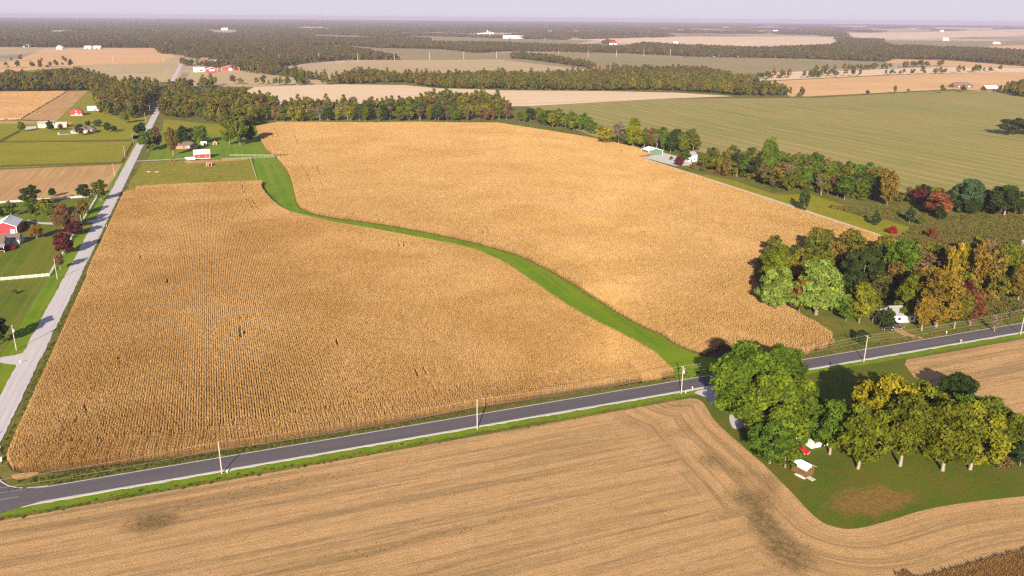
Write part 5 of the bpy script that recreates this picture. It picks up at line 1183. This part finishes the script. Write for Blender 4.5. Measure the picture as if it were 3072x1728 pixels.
rp = [(-78.5, 201.2, 9.6), (-7.9, 202.8, 9.6), (63.2, 204.3, 9.8), (132.7, 205.6, 9.8), (207.8, 207.3, 10.2), (285.0, 208.9, 10.5), (358, 210.5, 10.5)]
rl = ['pole beyond the road junction', 'bare wooden pole nearest the road junction, standing in the roadside grass', 'wooden pole midway along the road in front of the corn', 'wooden pole with a transformer at the gravel driveway of the white farmhouse',
      'wooden pole beside the grass right of the tallest tree', 'wooden pole at the right photo edge by the road', 'pole beyond the right edge']
tops = []
for k, (x, y, h) in enumerate(rp):
    yy = road_y(x)-6.7-1.9
    tops.append(power_pole(x, yy, h, rl[k], RP, k > 2, False, 0, k == 3))
def wires(tops, offs, sag, label, r=.018, name='power_line', mat=None):
    for a, b in zip(tops[:-1], tops[1:]):
        o = empty(name, a, 0, None, None); mb = MB(); pass
        bpy.data.objects.remove(o)
    mbs = MB()
    for dy, dz in offs:
        for a, b in zip(tops[:-1], tops[1:]):
            n = 10; prev = None
            for i in range(n+1):
                t = i/n; p = a.lerp(b, t)+Vector((0, 0, dz-sag*4*t*(1-t)))
                d = (b-a); d.z = 0; d.normalize(); p += Vector((-d.y, d.x, 0))*dy
                if prev is not None: mbs.tube(prev, p, r, r, 3)
                prev = p
    o = mbs.build(name, mat or m_wire); tag(o, label, 'power line'); return o
wires(tops, [(0, -.05), (0, -2.2)], .9, 'overhead wires strung between the poles of the asphalt road', .022)
wires(tops[2:], [(-1, -.38), (1, -.38)], .9, 'outer crossarm wires over the farmhouse stretch of the road', .02)
GPG = 'power poles along the gravel road'
gl = ['tall pale pole on the lower lawn verge, near the driveway mouth', 'pole beside the lawn fence end and the thin brown tree', 'pole with small posts at its foot between the two driveways', 'pole at the verge below the fence corner', 'pole beside the harvested field corner',
      'pole at the corner of the dark board fence', 'pole just beyond the dark fence, near the road edge', 'pole by the dark round trees across from the yard', 'pole where the gravel road rises past the wood', 'far pole between gravel road and wood', 'far pole in the gap of the wood']
gt = [power_pole(-78.6, 226, 9.4, 'pole hidden by the left photo edge at the junction', GPG)]
for k in range(11):
    y = 314.4+88*k; hh = 9.6+.3*(k % 3); gt.append(power_pole(-75.6-.4*(k == 0), y, hh, gl[k], GPG, k in (0,), k == 3, 0, k == 0))
wires(gt, [(0, -.1), (0, -2.0)], .9, 'overhead wires along the gravel road')
FPG = 'distant transmission poles crossing the fields'
fp = []
nm = ['first', 'second', 'third', 'fourth', 'fifth', 'sixth', 'seventh', 'eighth', 'ninth', 'tenth', 'eleventh', 'twelfth', 'thirteenth']
for k in range(13):
    x = 170+104.0*k; y = 2276+.118*(x-170); fp.append(power_pole(x, y, 21, '%s pole from the left in the distant line across the fields' % nm[k], FPG, True, False, R(7), False, 2.6, .22))
for k in range(5): power_pole(-86, 1560+90*k, 10, 'far roadside pole %s beyond the wood along the gravel road' % nm[k], GPG, False)
for k, (px, py) in enumerate(((285, 158), (412, 158))): g = G(px, py); power_pole(g[0], g[1], 16, ('left' if k == 0 else 'right')+' far pole standing in the golden far field', FPG, False, False, 0, False, 2, .2)

# ------------------------------------------------------------------ vehicles and small things
def car(name, x, y, rz, paint, label, kind='car', cat='car', L=4.6, Wd=1.8, Ht=1.45):
    o = empty(name, (x, y, 0.03), rz, label, cat); w = Wd/2; l = L/2
    if kind == 'pickup': prof = [(-l, .45), (-l, .95), (-.2, 1.0), (.0, 1.62), (1.0, 1.62), (1.35, 1.02), (l-.05, .92), (l, .45)]
    else: prof = [(-l, .38), (-l, .82), (-l+.35, .95), (-l+.75, 1.0), (-l+1.1, Ht), (.55, Ht), (1.15, .95), (l-.25, .80), (l, .55), (l, .38)]
    n = len(prof); V = []; 
    for s, tf in ((-1, 1), (1, 1)):
        for u, z in prof: V.append((u, s*w*(.84 if z > 1.05 else 1), z))
    F = [tuple(range(n)), tuple(range(2*n-1, n-1, -1))]+[(i, i+n, (i+1) % n+n, (i+1) % n) for i in range(n)]
    b = MB().add(V, F).build('body', paint, o)
    bv = b.modifiers.new('round', 'BEVEL'); bv.width = .06; bv.segments = 2
    zt = prof[4][1] if kind != 'pickup' else 1.62; x0 = prof[4][0] if kind != 'pickup' else 0.0; x1 = prof[5][0] if kind != 'pickup' else 1.0
    for s in (-1, 1): MB().box(x0+.05, x1+.1, s*w*.90-.03, s*w*.90+.03, 1.06, zt-.12).build('side_window', m_glass, o)
    q = MB(); q.add([(x1+.05, -w*.78, zt-.08), (x1+.05, w*.78, zt-.08), (x1+.50, w*.86, 1.02), (x1+.50, -w*.86, 1.02), (x1+.01, -w*.78, zt-.1), (x1+.01, w*.78, zt-.1), (x1+.46, w*.86, 1.0), (x1+.46, -w*.86, 1.0)], [(0, 1, 2, 3), (7, 6, 5, 4), (0, 4, 5, 1), (1, 5, 6, 2), (2, 6, 7, 3), (3, 7, 4, 0)]).build('windscreen', m_glass, o)
    for sx in (-1, 1):
        for sy in (-1, 1):
            t = MB().tube((sx*l*.62, sy*(w-.2), .34), (sx*l*.62, sy*(w+.03), .34), .34, .34, 14).build('wheel', m_tire, o); MB().tube((sx*l*.62, sy*(w+.031), .34), (sx*l*.62, sy*(w+.05), .34), .19, .19, 10).build('rim', m_steel, t)
    for sy in (-1, 1): MB().box(l-.04, l+.02, sy*w*.7-.18, sy*w*.7+.18, .62, .78).build('headlight', m_white, o)
    for sx in (-1, 1): MB().box(sx*l-.06, sx*l+.06, -w*.95, w*.95, .38, .55).build('bumper', m_steel, o)
    return o
g = G(2014, 1138); car('red_car', g[0], g[1], R(-60), m_carR, 'red car parked by the farmhouse trees above the wooden shed')
g = G(2232, 829); car('parked_car', g[0], g[1], R(-25), m_carK, 'black car parked on the grass, left of the two near the roadside house')
g = G(2262, 828); car('parked_car', g[0]+.5, g[1]+1.5, R(-40), m_carK, 'black car parked under the tree edge, right of the two at the roadside house', L=4.9, Ht=1.7)
g = G(434, 404); car('red_pickup', g[0], g[1], R(2), m_carR, 'red pickup truck parked on the farm drive before the trailer', 'pickup', 'pickup', 5.4, 2.0)
g = G(384, 333.5); car('dark_car', -76.5, g[1], R(90), m_carK, 'dark car driving on the left side of the gravel road beside the yard trees')
g = G(494, 181.5); car('white_van', g[0], g[1]-6, R(10), m_carW, 'white vehicle parked left before the plain white distant barn', 'car', 'car', 9, 4.5, 1.6); g = G(507, 180.8); car('white_van', g[0], g[1]-6, R(-20), m_carW, 'white vehicle parked right before the plain white distant barn', 'car', 'car', 8, 4, 1.6)
def trailer():
    g = G(481, 404); o = empty('horse_trailer', (g[0], g[1], 0), R(182), 'white gooseneck horse trailer parked beside the red barn', 'trailer')
    MB().prism([(-3.2, .7), (-3.2, 3.0), (3.2, 3.0), (4.6, 2.9), (4.6, 1.9), (3.2, 1.7), (3.2, .7)], -1.15, 1.15, 'y').build('body', m_carW, o)
    for x in (-1.6, -.1, 1.4):
        for s in (-1, 1): MB().box(x-.35, x+.35, s*1.15-.02, s*1.15+.02, 2.2, 2.55).build('window', m_glass, o)
    for x in (-.9, .1):
        for s in (-1, 1): MB().tube((x, s*.95, .4), (x, s*1.2, .4), .4, .4, 12).build('wheel', m_tire, o)
    MB().box(-1.5, .7, -1.22, 1.22, .78, .9).build('fender', m_steel, o); MB().tube((4.0, 0, 1.9), (4.0, 0, .3), .07, .07, 6).build('jack', m_steel, o)
trailer()
def mailbox(px, py, label, x=None, y=None):
    g = G(px, py) if x is None else (x, y); o = empty('mailbox', (g[0], g[1], 0), 0, label, 'mailbox', 'mailboxes along the roads')
    MB().box(-.06, .06, -.06, .06, 0, 1.05).build('post', m_fenceW, o)
    n = 8; pr = [(-.14, 1.05), (.14, 1.05)]+[(.14*math.cos(t*math.pi/n), 1.2+.14*math.sin(t*math.pi/n)) for t in range(n+1)]
    b = MB().prism(pr, -.3, .3, 'y').build('box', m_carW, o); MB().box(.15, .18, -.05, .15, 1.15, 1.4).build('flag', m_red, b)
x = G(1745, 985)[0]; mailbox(0, 0, 'white mailbox at the mouth of the farmhouse driveway', x, road_y(x)-7.6)
mailbox(0, 0, 'white mailbox beside the asphalt drive of the porch house', G(268, 571)[0], G(268, 571)[1]); mailbox(0, 0, 'white mailbox at the gravel driveway mouth, lower left', G(52, 915)[0], G(52, 915)[1])
mailbox(0, 0, 'mailbox on the verge right of the roadside house drive', G(2350, 840)[0]+4, road_y(230)+2)
g = G(2469, 886); mailbox(0, 0, 'white mailbox on the shoulder of the bending road stretch', g[0], road_y(g[0])-7.2)
def junction_box():
    g = G(1, 1160); o = empty('utility_box', (g[0], g[1], 0), 0, 'white utility box at the left edge by the junction', 'utility box')
    MB().box(-.5, .5, -.35, .35, 0, 1.0).build('cabinet', m_carW, o); MB().box(-.54, .54, -.39, .39, 1.0, 1.08).build('lid', m_carW, o)
junction_box()
for k, (dx, wd) in enumerate(((1.3, 'first'), )):
    x = rp[1][0]+dx; o = empty('utility_pedestal', (x, road_y(x)-8.4, 0), 0, 'small pale pedestal at the foot of the pole nearest the junction', 'pedestal'); MB().box(-.14, .14, -.14, .14, 0, .8).build('cabinet', m_conc, o); MB().box(-.17, .17, -.17, .17, .8, .88).build('cap', m_conc, o)
x = rp[3][0]+1.6; o = empty('utility_pedestal', (x, road_y(x)-8.6, 0), 0, 'small pale pedestal at the foot of the transformer pole', 'pedestal'); MB().box(-.16, .16, -.16, .16, 0, .95).build('cabinet', m_conc, o); MB().box(-.19, .19, -.19, .19, .95, 1.03).build('cap', m_conc, o)
for k, px in enumerate((300, 312)):
    g = G(334.6+.1302*px, 276.7+.1302*1200); o = MB().box(-1.2, 1.2, -.2, .2, .12, .5).box(-1, -.9, -.15, .15, 0, .118).box(.9, 1, -.15, .15, 0, .118).build('feed_trough', m_steel); o.location = (g[0]+k*5.5, g[1]-k*2, 0); tag(o, ('pale feed trough in the paddock, nearer the gravel road' if k == 0 else 'pale feed trough in the paddock, farther from the gravel road'), 'trough')
# flag bush and boulders kept small
# ------------------------------------------------------------------ haze
hz = MB().box(-34000, 34000, -34000, 34000, -1.3, 121).build('haze', None); hz['kind'] = 'stuff'; hz['label'] = 'thin pale lavender autumn haze over the whole plain'
t = bpy.data.materials.new('haze'); t.use_nodes = True; t.node_tree.nodes.clear()
vo = t.node_tree.nodes.new('ShaderNodeOutputMaterial'); pv = t.node_tree.nodes.new('ShaderNodeVolumePrincipled')
pv.inputs['Color'].default_value = (.66, .60, .80, 1); pv.inputs['Density'].default_value = 6e-5; pv.inputs['Anisotropy'].default_value = 0.0
t.node_tree.links.new(pv.outputs[0], vo.inputs['Volume']); hz.data.materials.append(t)
